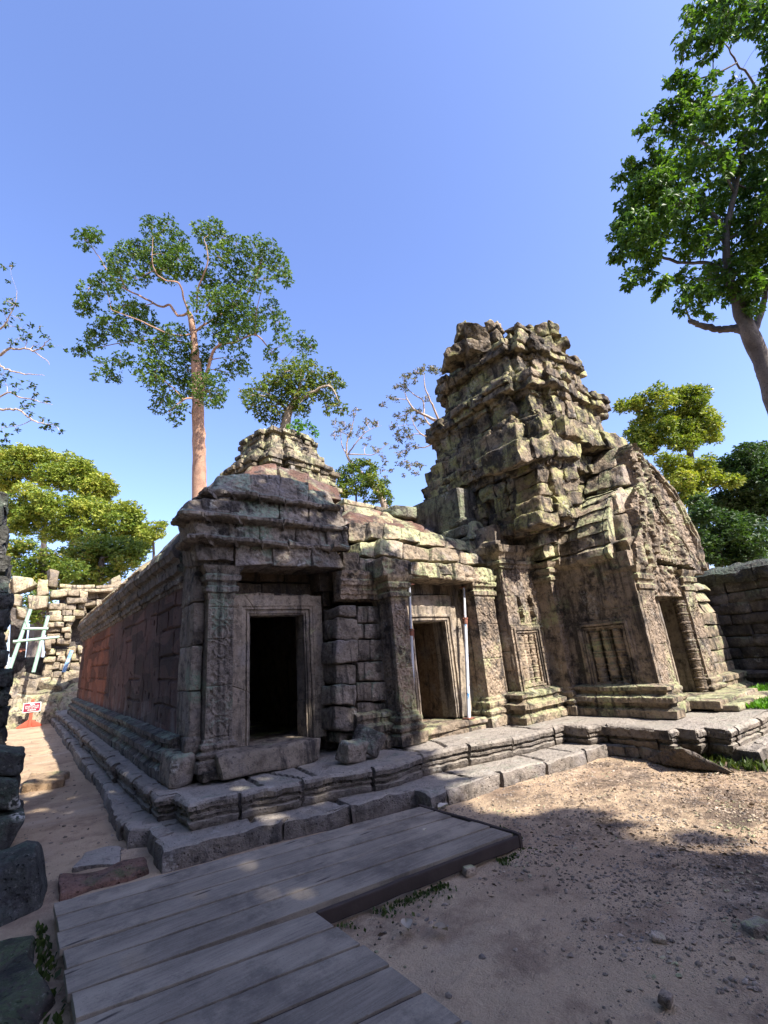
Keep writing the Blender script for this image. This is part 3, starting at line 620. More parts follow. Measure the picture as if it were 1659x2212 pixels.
mb = MB(); hexes(mb, [qb([(872, 1286), (1012, 1284), (1012, 1323), (880, 1328)], 6.46, .3), qb([(872, 1245), (1030, 1255), (1020, 1284), (872, 1286)], 6.52, .3), box8(xr + .285, 6.9, 6.36, 6.75, .6, 3.2), box8(5.1, xl - .285, 6.42, 6.75, .6, 3.2)], .02, .012, 5, 8, 44); build(mb, 'door_panel', FRAME, gal, True, .6)
st0, st1 = PZ(912, 1601, .43), PZ(1056, 1573, .43)
mb = MB(); sweep(mb, [(st0[0], 6.5), (st0[0], st0[1]), (st1[0] + .06, st1[1] - .02), (st1[0] + .06, 6.4)], [(-.05, .40), (.0, .43), (.0, .49), (-.03, .50), (-.03, .53), (.02, .545), (.02, .60), (-.02, .615), (-.3, .612), (-.3, .5)], step=.03, cs=.02, deco=[(5, 6, .008, .05)], joints=(.6, .9), chunk=.01, amp=.009, f=7, seed=61)
hexes(mb, [box8(5.1, 6.75, 6.1, 6.9, .50, .605)], .02, .01, 4, 8, 62); build(mb, 'door_step', SAND, gal, True, .6)
# lintel over the middle door and the broken vault courses above
LQ = [([(824, 1203), (886, 1211), (888, 1250), (826, 1246)], 6.06), ([(887, 1214), (980, 1216), (980, 1254), (888, 1240)], 5.98), ([(981, 1217), (1066, 1229), (1063, 1261), (981, 1252)], 5.9)]
mb = MB(); hexes(mb, [qb(q, yy, .7) for q, yy in LQ], .022, .016, 5, 26, 71, big=.015, orn=.018)
sweep(mb, [(PY(830, 1245, 6.05)[0], 6.08), (PY(1060, 1255, 5.92)[0], 5.92)], [(-.3, 3.02), (.0, 3.02), (.01, 3.05), (-.02, 3.055), (-.02, 3.08), (.02, 3.09), (.02, 3.12), (-.3, 3.14)], joints=(.5, .9), chunk=.02, amp=.008, step=.04, cs=.02, seed=72)
build(mb, 'lintel', SANDL, gal, True, .6)
VQ = [([(748, 1130), (790, 1133), (792, 1170), (750, 1166)], 6.78, .06), ([(776, 1170), (822, 1172), (824, 1205), (778, 1200)], 6.52, .08), ([(740, 1190), (776, 1196), (778, 1254), (746, 1250)], 6.46, .0), ([(778, 1204), (822, 1208), (824, 1256), (778, 1254)], 6.50, .0),
      ([(823, 1166), (870, 1172), (872, 1206), (824, 1202)], 6.34, .12), ([(871, 1173), (932, 1186), (934, 1212), (872, 1208)], 6.28, .12), ([(934, 1183), (990, 1192), (992, 1216), (934, 1212)], 6.18, .12), ([(991, 1192), (1046, 1204), (1050, 1222), (992, 1218)], 6.1, .12),
      ([(798, 1130), (829, 1133), (829, 1164), (800, 1162)], 6.55, .2), ([(830, 1133), (867, 1139), (868, 1166), (830, 1164)], 6.55, .2), ([(868, 1140), (908, 1147), (908, 1172), (868, 1168)], 6.5, .2), ([(909, 1149), (962, 1160), (962, 1184), (909, 1176)], 6.42, .2), ([(963, 1160), (1016, 1172), (1016, 1192), (963, 1186)], 6.34, .2), ([(1010, 1166), (1060, 1178), (1062, 1204), (1012, 1194)], 6.26, .15)]
mb = MB(); hexes(mb, [qb(q, yy, .8, yy + dt, .7) for q, yy, dt in VQ], .022, .02, 4.5, 16, 81, big=.03, carve=.010, warp=.04); build(mb, 'upper_courses', SANDL, gal, True, .6)
C = []
random.seed(31)
for j in range(3):
    def ry(x, u): return np.interp(u, [0, 1], [np.interp(x, [740, 1050], [1132, 1178]), np.interp(x, [740, 900, 1050], [1084, 1120, 1152])])
    x = 742 + 14 * j
    while x < 1030:
        l = random.uniform(40, 70); u0, u1 = j / 3, (j + 1) / 3; e = random.uniform(-2.5, 2.5)
        C.append(qb([(x, ry(x, u1) + e), (x + l - 1, ry(x + l, u1) + e), (x + l - 1, ry(x + l, u0) + 5), (x, ry(x, u0) + 5)], 7.0 + .5 * j, .7, 7.0 + .5 * (j + 1) - .1, .6)); x += l
for j in range(0):
    for i in range(6):
        xa = 4.55 + i * .68 + (j % 2) * .3; ya = 6.95 + j * .55; zz = 4.02 + j * .17 - .055 * i + random.uniform(-.04, .04)
        C.append(hex8([(xa, ya, zz - .25), (xa + .66, ya, zz - .25), (xa + .66, ya + .6, zz - .12), (xa, ya + .6, zz - .12)], [(xa, ya, zz), (xa + .66, ya, zz - .03), (xa + .66, ya + .6, zz + .15), (xa, ya + .6, zz + .17)]))
mb = MB(); hexes(mb, C, .05, .035, 3, 7, 83, big=.04); hexes(mb, [box8(4.3, 8.2, 6.95, 9.4, 3.3, 3.75)], .02, .02, 2, 6, 84); build(mb, 'laterite_roof', LATROOF, gal, True, .6)
C = []
C += [qb([(744, 1076), (812, 1091), (812, 1100), (744, 1086)], 9.4, .8), qb([(813, 1091), (884, 1107), (886, 1117), (813, 1101)], 9.3, .8), qb([(744, 1087), (830, 1105), (830, 1120), (744, 1104)], 9.1, .8), qb([(831, 1106), (896, 1120), (898, 1134), (831, 1121)], 9.0, .8)]
mb = MB(); hexes(mb, C, .03, .02, 4, 6, 85); build(mb, 'ridge_course', SANDL, gal, True, .6)

# ================================================================ SANCTUARY TOWER with its front porch
tow = thing('sanctuary_tower', 'tall crumbling stepped stone tower with a pedimented front porch and baluster windows', 'tower', (9.5, 6.0, .43))
TC = np.array([9.95, 6.60])
def cross(a, b, c): return [(-b, -c), (b, -c), (b, -a), (a, -a), (a, -b), (c, -b), (c, b), (a, b), (a, a), (b, a), (b, c), (-b, c), (-b, a), (-a, a), (-a, b), (-c, b), (-c, -b), (-a, -b), (-a, -a), (-b, -a)]
def tier(z0, z1, a, steps, seed, south=1.14, miss=0.0, name='tower_tier', shrink=.0, topmiss=0.0, blk=(.26, .72)):
    C = []; random.seed(seed); H = z1 - z0
    fr = [0, 1] if H < .7 else ([0, .13, .25, .58, .70, .85, 1] if H < 1.5 else [0, .12, .22, .42, .62, .74, .87, 1]); n = len(fr) - 1; zz = z0 + H * np.array(fr)
    for k in range(n):
        u = (fr[k] + fr[k + 1]) / 2; tall = zz[k + 1] - zz[k] > .33 and H > .7; bk = (.2, .42) if tall else blk; jt = .09 if tall else .06; o = np.interp(u, [s[0] for s in steps], [s[1] for s in steps]); aa = a * (1 - shrink * u)
        pts = [(TC[0] + x, TC[1] + y) for x, y in cross(aa + o, aa * .74 + o, aa * 1.14 + o)]
        pts = [(x, max(y, TC[1] - aa * south - o)) if j in (0, 1) else (x, y) for j, (x, y) in enumerate(pts)]
        for i in range(20):
            p0, p1 = np.array(pts[i]), np.array(pts[(i + 1) % 20])
            ms = miss + topmiss * u
            course(C, p0, p1, zz[k], zz[k + 1], .42, *bk, jit=jt, miss=ms, zj=.02)
    if name == 'tower_crown': C = [c for c in C if not (1064 < PXY(np.mean(c, 0))[0] < 1126 and PXY(np.mean(c, 0))[1] < 742) and not (PXY(np.mean(c, 0))[0] < 1000 and PXY(np.mean(c, 0))[1] < 722)]
    mb = MB(); hexes(mb, C, .028, .03, 5, 8, seed, big=.035, carve=.024, warp=.09)
    cp = [(TC[0] + x, TC[1] + y) for x, y in cross(a * (1 - shrink * .6) - .12, a * .74 - .12, a * 1.14 - .14)]
    cp = [(x, max(y, TC[1] - a * south + .14)) if j in (0, 1) else (x, y) for j, (x, y) in enumerate(cp)]
    ztop = z1 - .05 - (.75 if topmiss else 0)
    sweep(mb, cp, [(-.5, z0 + .02), (0, z0 + .02), (0, ztop), (-.5, ztop)], closed=True, step=.15, cs=.15, amp=.04, f=2, seed=seed)
    return build(mb, name, TOWER, tow, True, .6)
ST = [(0, .10), (.12, .10), (.2, -.02), (.62, -.06), (.70, .06), (.80, .15), (.90, .17), (1, .05)]
tier(4.10, 5.90, 1.76, ST, 101, miss=.02, south=.86)
tier(5.90, 6.35, 1.66, [(0, .02), (.4, .16), (1, .12)], 105, miss=.02, name='corbel_course')
tier(6.35, 7.65, 1.58, ST, 102, miss=.03)
tier(7.65, 8.85, 1.34, ST, 103, miss=.05, shrink=.04)
tier(8.85, 9.85, 1.08, [(0, .06), (.3, .0), (.6, .08), (1, .0)], 104, miss=.04, name='tower_crown', shrink=.12, topmiss=.16, blk=(.4, .9))
# loose-looking crown blocks on the left shoulder, and corbelled remains in the front niche
def tq(q, d, dep=.5):
    f = np.array([.62, .78, 0.0]); a = [PD(*p, d) for p in q]; return [a[3], a[2], a[3] + f * dep, a[2] + f * dep, a[0], a[1], a[0] + f * dep, a[1] + f * dep]
TQ = [([(986, 700), (1004, 688), (1010, 722), (988, 726)], 11.9, .6), ([(1004, 688), (1050, 700), (1062, 740), (1012, 724)], 11.7, .7), ([(1050, 695), (1065, 688), (1076, 712), (1056, 716)], 11.9, .4), ([(1008, 726), (1060, 735), (1062, 757), (1012, 755)], 11.55, .7), ([(962, 752), (1008, 728), (1014, 756), (962, 775)], 11.8, .7),
      ([(1126, 718), (1152, 706), (1158, 738), (1132, 742)], 12.1, .6), ([(1154, 702), (1182, 692), (1188, 722), (1160, 730)], 12.2, .6), ([(1184, 690), (1206, 696), (1212, 724), (1190, 722)], 12.4, .5), ([(1160, 732), (1190, 724), (1196, 748), (1164, 752)], 12.15, .6), ([(1196, 726), (1222, 722), (1230, 746), (1200, 750)], 12.5, .5), ([(1092, 724), (1118, 712), (1124, 730), (1096, 742)], 12.1, .5)]
mb = MB(); hexes(mb, [tq(q, d, dp) for q, d, dp in TQ], .03, .03, 4.5, 10, 111, big=.05, carve=.022, warp=.05); build(mb, 'crown_block', TOWER, tow, True, .6)
NQ = [([(1112, 952), (1152, 944), (1160, 990), (1124, 1000)], 4.66, .9), ([(1106, 1126), (1150, 1122), (1156, 1150), (1110, 1152)], 5.62, .8), ([(1151, 1122), (1206, 1116), (1210, 1142), (1157, 1150)], 5.2, 1.0), ([(1207, 1114), (1262, 1102), (1262, 1130), (1211, 1142)], 4.95, 1.2), ([(1153, 944), (1196, 940), (1202, 984), (1161, 990)], 4.58, .9), ([(1197, 940), (1252, 958), (1252, 988), (1203, 984)], 4.64, .9)]
for grp_ in (NQ[:1] + NQ[4:], NQ[1:4]):
    mb = MB(); hexes(mb, [qb(q, d, dp) for q, d, dp in grp_], .03, .03, 4, 12, 112, big=.05, carve=.02); build(mb, 'corbel_block', TOWER, tow, True, .6)
random.seed(21)
for cx0, cx1, y0, y1 in ((1172, 1190, 984, 1134), (1230, 1246, 984, 1118)):
    C = []; n = 5
    for k in range(n):
        ya, yb = y0 + (y1 - y0) * k / n, y0 + (y1 - y0) * (k + 1) / n; ca, cb = [cx0 + (cx1 - cx0) * ((k + u) / n) for u in (0, 1)]; hw = [17, 12, 13, 14, 19][k] + random.uniform(-1, 1); C.append(qb([(ca - hw, ya), (ca + hw, ya), (cb + hw * .95, yb), (cb - hw * .95, yb)], 4.84 + random.uniform(-.05, .05), .6))
    mb = MB(); hexes(mb, C, .035, .03, 4, 9, 113, big=.05, carve=.02, warp=.05); build(mb, 'niche_column', TOWER, tow, True, .6)
# --- lower body: west flank, front wall with false window
SY = 5.78
xs0 = PY(1109, 1400, SY)[0]; xs1 = 8.37
C = []
for k in range(8): course(C, (xs0, 7.4), (xs0, SY + .02), .95 + k * .36, 1.30 + k * .36, .4, .5, .9, .012)
mb = MB(); hexes(mb, C, .02, .012, 5, 6, 121); build(mb, 'flank_wall', SAND, tow, True, .6)
pilaster(tow, PY(1040, 1400, 6.0)[0], PY(1082, 1400, 6.0)[0], 6.0, .5, .44, .93, 2.62, 3.10, CARV, SANDL, seed=57, per=.34)
def ffront(u, v):
    h = np.zeros(u.shape); q = np.stack([u.ravel(), v.ravel(), u.ravel() * 0], 1); W = xs1 - xs0
    wz = vn3(q * 8, 6); wx, wy = wz[:, 0].reshape(u.shape), wz[:, 1].reshape(u.shape)
    sc = np.clip(1.6 * np.sin(38 * u + 2.4 * wx) * np.sin(34 * v + 2.4 * wy), -.6, 1); h += .011 * sc * (v > 1.42)
    for cx in (W * .36, W * .72):
        r = np.abs(u - cx) / .13; top = 1.62 - .2 * r ** 2; h -= .10 * ((r < 1 - .35 * np.abs(np.sin(v * 14))) & (v > 1.22) & (v < top + .14))
    for j in (.35, 1.18, 1.75, 2.2): h -= .016 * np.clip(1 - np.abs(v + .01 * wx - j) / .014, 0, 1)
    h += .03 * ((v > 1.12) & (v < 1.2))
    return h
wl, wr, wb, wt = PY(1127, 1430, SY)[0], PY(1166, 1430, SY)[0], PY(1180, 1470, SY)[2], PY(1150, 1370, SY)[2]
mb = MB(); relief(mb, (xs0, SY, .93), (1, 0, 0), (0, 0, 1), (0, -1, 0), xs1 - xs0, 2.35, ffront, .012, .3, .005, 3, .5, lambda u, v: ~((u + xs0 > wl) & (u + xs0 < wr) & (v + .93 > wb) & (v + .93 < wt)))
build(mb, 'front_wall', CARV, tow, True, .8)
WF = [(.0, -.16), (.0, -.02), (-.018, .0), (-.035, .0), (-.038, .03), (-.062, .03), (-.066, .005), (-.082, .005), (-.086, .05), (-.125, .052), (-.13, .02), (-.18, .022), (-.19, -.06)]
BALP = [(.052, 0), (.052, .03), (.047, .035), (.058, .05), (.058, .062), (.046, .07), (.05, .11), (.052, .14), (.058, .15), (.058, .16), (.046, .185)]
def balwin(par, a0, a1, zb, zt, plane, c, m, nb=3, name='false_window', axisx=True, seed=0, rad=1.0):
    mb = MB()
    if axisx: sweep(mb, [(a0, zb), (a0, zt), (a1, zt), (a1, zb)], WF, closed=True, axes='xz', Y0=plane, step=.04, cs=.015, amp=.004, seed=seed)
    else: sweep(mb, [(a0, zb), (a0, zt), (a1, zt), (a1, zb)], WF, closed=True, axes='yz', Y0=plane, step=.04, cs=.015, amp=.004, seed=seed)
    fr = build(mb, name, m, par, True, .6)
    mb = MB(); 
    if axisx: hexes(mb, [box8(a0 - .05, a1 + .05, plane + .13, plane + .25, zb - .05, zt + .05)], .01, .006, 5, 6, seed)
    else: hexes(mb, [box8(plane + .13, plane + .25, -a1 - .05, -a0 + .05, zb - .05, zt + .05)], .01, .006, 5, 6, seed)
    fr2 = build(mb, 'backing', m, None, True, .6); fr2.parent = fr
    H = zt - zb; n = 4; wst = (a1 - a0) / nb
    for i in range(nb):
        p = []; 
        for k in range(n):
            for r, z in BALP: p.append((r * wst / .128 * rad, zb + (k + z / .185) * H / n * .999))
        cx = a0 + (i + .5) * wst; mb = MB()
        if axisx: lathe(mb, cx, plane + .075, p, 12, .5, .003)
        else: lathe(mb, plane + .075, -cx, p, 12, .5, .003)
        b = build(mb, 'baluster', m, None, True, .9); b.parent = fr
    return fr
balwin(tow, wl, wr, wb, wt, SY, 0, CARV, 3, seed=5)
mb = MB(); b0 = xs0 - .02
sweep(mb, [(b0, 6.3), (b0, SY), (xs1 + .05, SY - .02)], bmould(.44, .95, .26), joints=(.5, .9), chunk=.012, jd=.02, amp=.010, f=7, step=.022, cs=.02, deco=[(4, 6, .016, .07), (9, 10, .01, .045)], seed=125); build(mb, 'base_moulding', SANDL, tow, True, .6)
mb = MB(); sweep(mb, [(b0, 7.0), (b0, SY), (xs1 + .02, SY)], [(-.2, 3.22), (.02, 3.24), (.03, 3.30), (.06, 3.32), (.06, 3.38), (.03, 3.40), (.06, 3.48), (.12, 3.55), (.15, 3.68), (-.3, 3.72)], joints=(.5, .8), chunk=.025, jd=.03, amp=.016, f=5, step=.035, cs=.025, deco=[(3, 4, .01, .05), (7, 8, .02, .12)], seed=126, rag=.03); build(mb, 'cornice', SANDL, tow, True, .6)
# stepped blocks climbing from the cornice to the tower, and the west half-gable
GQ = [([(1040, 1156), (1118, 1148), (1124, 1196), (1050, 1200)], 6.0, .2), ([(1110, 1130), (1168, 1132), (1172, 1180), (1120, 1184)], 5.85, .25), ([(1018, 1128), (1072, 1130), (1078, 1162), (1024, 1164)], 6.35, .2), ([(1070, 1096), (1124, 1106), (1128, 1150), (1074, 1144)], 6.2, .3), ([(1030, 1060), (1076, 1072), (1080, 1118), (1040, 1112)], 6.5, .3), ([(1124, 1108), (1176, 1120), (1180, 1140), (1128, 1138)], 6.1, .4),
      ([(1160, 1144), (1230, 1136), (1230, 1170), (1166, 1184)], 5.3, .02), ([(1175, 1170), (1238, 1162), (1230, 1198), (1182, 1204)], 5.32, .05), ([(1064, 1030), (1080, 1036), (1092, 1080), (1070, 1078)], 6.7, .3)]
mb = MB(); hexes(mb, [qb(q, yy, .8, yy + dt, .7) for q, yy, dt in GQ], .03, .025, 4, 12, 131, big=.04, carve=.01); build(mb, 'stepped_gable', SANDL, tow, True, .6)
C = []
for k in range(7):
    xo = 7.05 + .10 * k + (.05 if k > 3 else 0); z0 = 3.55 + k * .26
    course(C, (xo, 8.6 - .12 * k), (xo, 6.35 + .10 * k), z0, z0 + .26, .9, .45, .8, .05, .03, .02, batter=.05)
C += [box8(6.75, 7.6, 8.1, 8.7, 4.95, 5.25)]
mb = MB(); hexes(mb, C, .06, .03, 4, 7, 133, big=.05); hexes(mb, [box8(7.4, 9, 6.7, 8.5, 3.5, 5.3)], .05, .03, 2, 4, 134); build(mb, 'west_half_gable', stone('mossy_tower_stone', (.17, .16, .12), (.11, .105, .085), lichen=1.0, lich_col=(.23, .27, .17), dark=.75, streak=.6, carve=.5), tow, True, .6)
# tower core behind everything
mb = MB(); hexes(mb, [box8(7.5, 12.0, 5.95, 8.9, .4, 4.2), box8(9.0, 10.6, 5.2, 6.2, 2.9, 4.3)], .05, .03, 2, 8, 135); build(mb, 'tower_core', SAND, tow, True, .6)
# --- porch: side wall with the shaded false window
PXW = 8.60; PF = 3.90
yA, yB = PX(1226, 1400, PXW)[1], PX(1398, 1400, PXW)[1]
pilaster(tow, 8.36, 8.64, 5.42, .5, .44, .93, 2.85, 3.32, CARV, SANDL, seed=58, per=.3)
w0, w1 = PX(1279, 1420, PXW)[1], PX(1357, 1420, PXW)[1]; zb, zt = PX(1330, 1472, PXW)[2], PX(1310, 1360, PXW)[2]
def fside(u, v):
    h = np.zeros(u.shape); q = np.stack([u.ravel(), v.ravel(), u.ravel() * 0], 1); wz = vn3(q * 6, 7); wx, wy = wz[:, 0].reshape(u.shape), wz[:, 1].reshape(u.shape)
    for j in (.42, 1.32, 1.85): h -= .014 * np.clip(1 - np.abs(v + .01 * wx - j) / .013, 0, 1)
    for j in (.75, 1.25): h -= .014 * np.clip(1 - np.abs(u + .012 * wy - j) / .013, 0, 1) * (v > 1.3)
    crack = np.abs(u - .62 - .12 * (v - 1.6) + .03 * wx); h -= .035 * np.clip(1 - crack / .022, 0, 1) * (v > 1.0)
    sc = np.clip(1.5 * np.sin(30 * u + 2.2 * wx) * np.sin(28 * v + 2.2 * wy), -.6, 1); h += .009 * sc * ((v > 1.95) | ((v > 1.35) & (u > .5) & (u < 1.3)))
    return h
zc = 3.25
yA = 5.5; Ls = yA - PF
mb = MB(); relief(mb, (PXW, yA, .93), (0, -1, 0), (0, 0, 1), (-1, 0, 0), Ls, zc - .93, fside, .014, .35, .006, 9, .5, lambda u, v: ~((yA - u < w0) & (yA - u > w1) & (v + .93 > zb) & (v + .93 < zt)))
build(mb, 'porch_side_wall', SAND, tow, True, .8)
balwin(tow, -w0, -w1, zb, zt, PXW, 0, SAND, 3, axisx=False, seed=6)
mb = MB(); sweep(mb, [(PXW, yA), (PXW, PF), (PXW + .05, PF)], bmould(.44, .95, .26), joints=(.5, .9), chunk=.01, jd=.02, amp=.010, f=7, step=.022, cs=.02, deco=[(4, 6, .016, .07), (9, 10, .01, .045)], seed=145); build(mb, 'base_moulding', SANDL, tow, True, .6)
# porch vault above the side wall
C = []
vp = [(-.25, 3.08), (.06, 3.12), (.12, 3.22), (.10, 3.34), (.0, 3.42)]
for a0, a1 in [((.03, 3.44), (-.02, 3.66)), ((-.01, 3.68), (-.13, 3.92)), ((-.11, 3.94), (-.30, 4.18)), ((-.28, 4.20), (-.52, 4.42)), ((-.50, 4.44), (-.80, 4.62)), ((-.78, 4.64), (-1.02, 4.72)), ((-1.2, 4.66), (-1.5, 4.44)), ((-1.52, 4.42), (-1.8, 4.0)), ((-1.82, 3.98), (-2.0, 3.3))]: vp += [(a0[0] - .035, a0[1] - .01), a0, a1, (a1[0] - .035, a1[1] + .005)]
vp += [(-2.0, 3.08)]
mb = MB(); sweep(mb, [(PXW, 6.1), (PXW, PF + .28)], vp, joints=(.4, .75), chunk=.045, jd=.04, jw=.016, amp=.03, f=4, step=.04, cs=.045, seed=149, tintv=.35, rag=.05)
build(mb, 'porch_vault', SANDL, tow, True, .6)
# porch front: pilasters, colonettes, frame, lintel
px0, px1 = PY(1404, 1377, PF)[0], PY(1437, 1377, PF)[0]
pilaster(tow, px0 + .02, px1 - .02, PF, .5, .44, .93, 2.42, 2.95, CARV, SANDL, seed=59, per=.3)
qx0, qx1 = PY(1505, 1377, PF)[0], PY(1527, 1377, PF)[0]
pilaster(tow, qx0, qx1, PF, .5, .44, .93, 2.42, 2.95, CARV, SANDL, seed=60, per=.3)
dl, dr = PY(1441, 1377, PF + .22)[0], PY(1473, 1377, PF + .22)[0]
frame(tow, dl, dr, .62, 2.38, PF + .22, DF2, FRAME, seed=9)
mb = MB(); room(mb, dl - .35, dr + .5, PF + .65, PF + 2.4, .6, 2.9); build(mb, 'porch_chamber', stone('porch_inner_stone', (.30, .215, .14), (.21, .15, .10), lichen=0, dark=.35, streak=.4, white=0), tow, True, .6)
mb = MB(); hexes(mb, [box8(dl - .55, dr + .75, 3.34, PF + .8, .46, .61)], .03, .015, 4, 10, 151); hexes(mb, [box8(dl - .45, dr + .9, 3.12, 3.5, .43, .54)], .03, .015, 4, 10, 152); build(mb, 'porch_step', SANDL, tow, True, .6)
for k, cx in enumerate((PY(1490, 1377, PF + .08)[0],)):
    pr = []; z = .62
    while z < 2.36:
        for r, dz in [(.10, 0), (.108, .015), (.088, .03), (.114, .05), (.114, .075), (.09, .09), (.10, .115), (.094, .15)]: pr.append((r * .95, z + dz))
        z += .175
    mb = MB(); lathe(mb, cx, PF + (.10 if k == 0 else .16), pr, 14, .5, .006); build(mb, 'colonette', CARV, tow, True, .9)
def fcar(sc_=1.0, rows=(.25, .5)):
    def f(u, v):
        q = np.stack([u.ravel() * 6, v.ravel() * 6, u.ravel() * 0], 1); wz = fbm(q, 1, 2, 15); wx, wy = wz[:, 0].reshape(u.shape), wz[:, 1].reshape(u.shape)
        h = .030 * np.clip(1.7 * np.sin(21 * u + 3 * wx) * np.sin(17 * v + 3 * wy) + .5 * wx, -.8, 1.1) * sc_
        return h
    return f
lz0, lz1 = 2.42, 3.02
mb = MB(); relief(mb, (px1 - .05, PF + .04, lz0), (1, 0, 0), (0, 0, 1), (0, -1, 0), qx0 - px1 + .12, lz1 - lz0, fcar(1.0), .014, .4, .008, 4); build(mb, 'carved_lintel', CARV, tow, True, .8)
# pediment of the porch: outline traced on its own plane, carved tympanum with a raised naga border
PYP = PF - .02
ol = [(1372, 1230), (1368, 1180), (1378, 1130), (1368, 1085), (1392, 1040), (1385, 1002), (1374, 966), (1380, 950), (1402, 972), (1424, 1002), (1446, 1040), (1466, 1076), (1482, 1100), (1496, 1140), (1512, 1165), (1522, 1205), (1521, 1240), (1500, 1238), (1500, 1228), (1420, 1205), (1400, 1232)]
pol = np.array([[PY(x, y, PYP)[0], PY(x, y, PYP)[2]] for x, y in ol]); pmn = pol.min(0); pmx = pol.max(0)
apx = pol[7]; bcx = (px1 + qx0) / 2
def fped(u, v):
    x = u + pmn[0]; z = v + pmn[1]; H = pmx[1] - 3.0; t = np.clip((z - 3.0) / H, 0, 1.2); mid = bcx + (apx[0] - bcx) * t
    half = (qx1 - px0) * .5 * np.clip(1 - t, 0, 1) ** .7 + .02; s = np.abs(x - mid) / half
    base = fcar(1.2)(u, v)
    fig = .05 * np.exp(-((x - mid) / .10) ** 2 - ((z - 3.55) / .28) ** 2)
    rows_ = .03 * np.clip(np.sin(x * 2 * np.pi / .13) * 1.5, -.3, 1) * ((z > 3.06) & (z < 3.18) | (z > 3.24) & (z < 3.34))
    inner = np.where((z < 3.36) & (s < .75), rows_, base + fig)
    ring = .13 * np.exp(-((s - .82) / .10) ** 2) + .07 * np.exp(-((s - 1.05) / .1) ** 2)
    hh = np.where(s < .7, inner, base * .5 + ring)
    wz = vn3(np.stack([u.ravel() * 2, v.ravel() * 2, u.ravel() * 0], 1), 4)[:, 0].reshape(u.shape)
    for j in (3.42, 3.86, 4.32, 4.75): hh = hh - .03 * np.clip(1 - np.abs(z + .03 * wz - j - .12 * (x - bcx)) / .016, 0, 1)
    return hh - .22 * t
mb = MB(); relief(mb, (pmn[0], PYP, pmn[1]), (1, 0, 0), (0, 0, 1), (0, -1, 0), *(pmx - pmn), fped, .014, .38, .008, 5, .5, lambda u, v: inpoly(pol, u + pmn[0], v + pmn[1]))
build(mb, 'carved_pediment', CARV, tow, True, .8)
def nag(pts, sc_, off, seed, nm):
    q = np.array([[PY(x, y, PYP)[0], PY(x, y, PYP)[2]] for x, y in pts]); q = smoothline(np.c_[q, q[:, :1] * 0], 4)[:, :2]
    mb = MB(); sweep(mb, q, [(-.085 * sc_, -.05), (-.085 * sc_, .03), (-.06 * sc_, .085), (-.02 * sc_, .07), (.0, .10), (.03 * sc_, .09), (.055 * sc_, .05), (.085 * sc_, .05), (.095 * sc_, -.05)], axes='xz', Y0=PYP - off, step=.03, cs=.03, amp=.030, f=6, rag=.05, deco=[(0, 2, .05 * sc_, .17), (4, 5, .012, .06)], seed=seed, joints=(.35, .6), jd=.05, chunk=.03)
    V = np.concatenate(mb.v); t = np.clip((V[:, 2] - 3.0) / (pmx[1] - 3.0), 0, 1.1); V[:, 1] += .22 * t; mb.v = [V]; mb.t = [np.concatenate(mb.t)]
    return build(mb, nm, SANDL, tow, True, .7)
nag([(1400, 1226), (1394, 1170), (1391, 1115), (1397, 1065), (1394, 1020), (1384, 974), (1416, 1000), (1448, 1042), (1476, 1090), (1498, 1142), (1513, 1192), (1516, 1232)], 1.15, .02, 401, 'naga_border')
nag([(1416, 1196), (1414, 1150), (1412, 1105), (1414, 1066), (1428, 1092), (1450, 1130), (1470, 1168), (1486, 1208)], .6, .01, 402, 'inner_arch')
BQ_ = [([(1330, 1070), (1368, 1050), (1374, 1096), (1336, 1112)], 4.08, .02), ([(1340, 1110), (1380, 1100), (1384, 1150), (1352, 1160)], 3.98, .05), ([(1352, 1165), (1392, 1150), (1398, 1225), (1378, 1215)], 3.9, .0), ([(1328, 968), (1356, 964), (1352, 998), (1328, 1006)], 4.35, .03), ([(1346, 1004), (1386, 998), (1392, 1044), (1350, 1050)], 4.15, .04), ([(1316, 1016), (1350, 1006), (1352, 1040), (1318, 1052)], 4.45, .05), ([(1458, 1060), (1484, 1072), (1490, 1094), (1466, 1086)], 3.75, .05)]
mb = MB(); hexes(mb, [qb(q, yy, .6, yy + dt, .55) for q, yy, dt in BQ_[:-1]], .03, .025, 4, 12, 161, big=.035, carve=.014); build(mb, 'shoulder_block', SANDL, tow, True, .6)
# low wing to the right of the porch
wing = thing('wing_wall', 'low sunlit wing wall streaked with pale green lichen beside the porch', 'wall', (11.6, 4.6, 0))
wx0 = PY(1530, 1400, 4.3)[0]; wx1 = PY(1582, 1420, 4.3)[0]
C = []
for k in range(7): course(C, (wx0 - .3, 4.3), (wx1 - .03 * k * k * .25, 4.3), .75 + k * .27, 1.02 + k * .27, .9, .5, .9, .02, batter=.0 if k < 5 else .12)
mb = MB(); hexes(mb, C, .03, .02, 4, 7, 171, big=.02); build(mb, 'wall_face', SANDL, wing, True, .6)
mb = MB(); sweep(mb, [(wx0 - .3, 4.3), (wx1, 4.3), (wx1, 6)], bmould(.0, .8, .3), joints=(.5, .9), chunk=.01, amp=.012, f=6, step=.04, cs=.03, seed=172); build(mb, 'base_moulding', SANDL, wing, True, .6)
mb = MB(); C = []
for k in range(5): course(C, (wx0 - .3, 4.32 + .16 * k), (wx1 - .06 - .07 * k, 4.32 + .16 * k), 2.62 + k * .15, 2.80 + k * .15, 1.0, .4, .8, .03, batter=.1)
hexes(mb, C, .04, .02, 4, 6, 173, big=.03); build(mb, 'half_vault', SANDL, wing, True, .6)

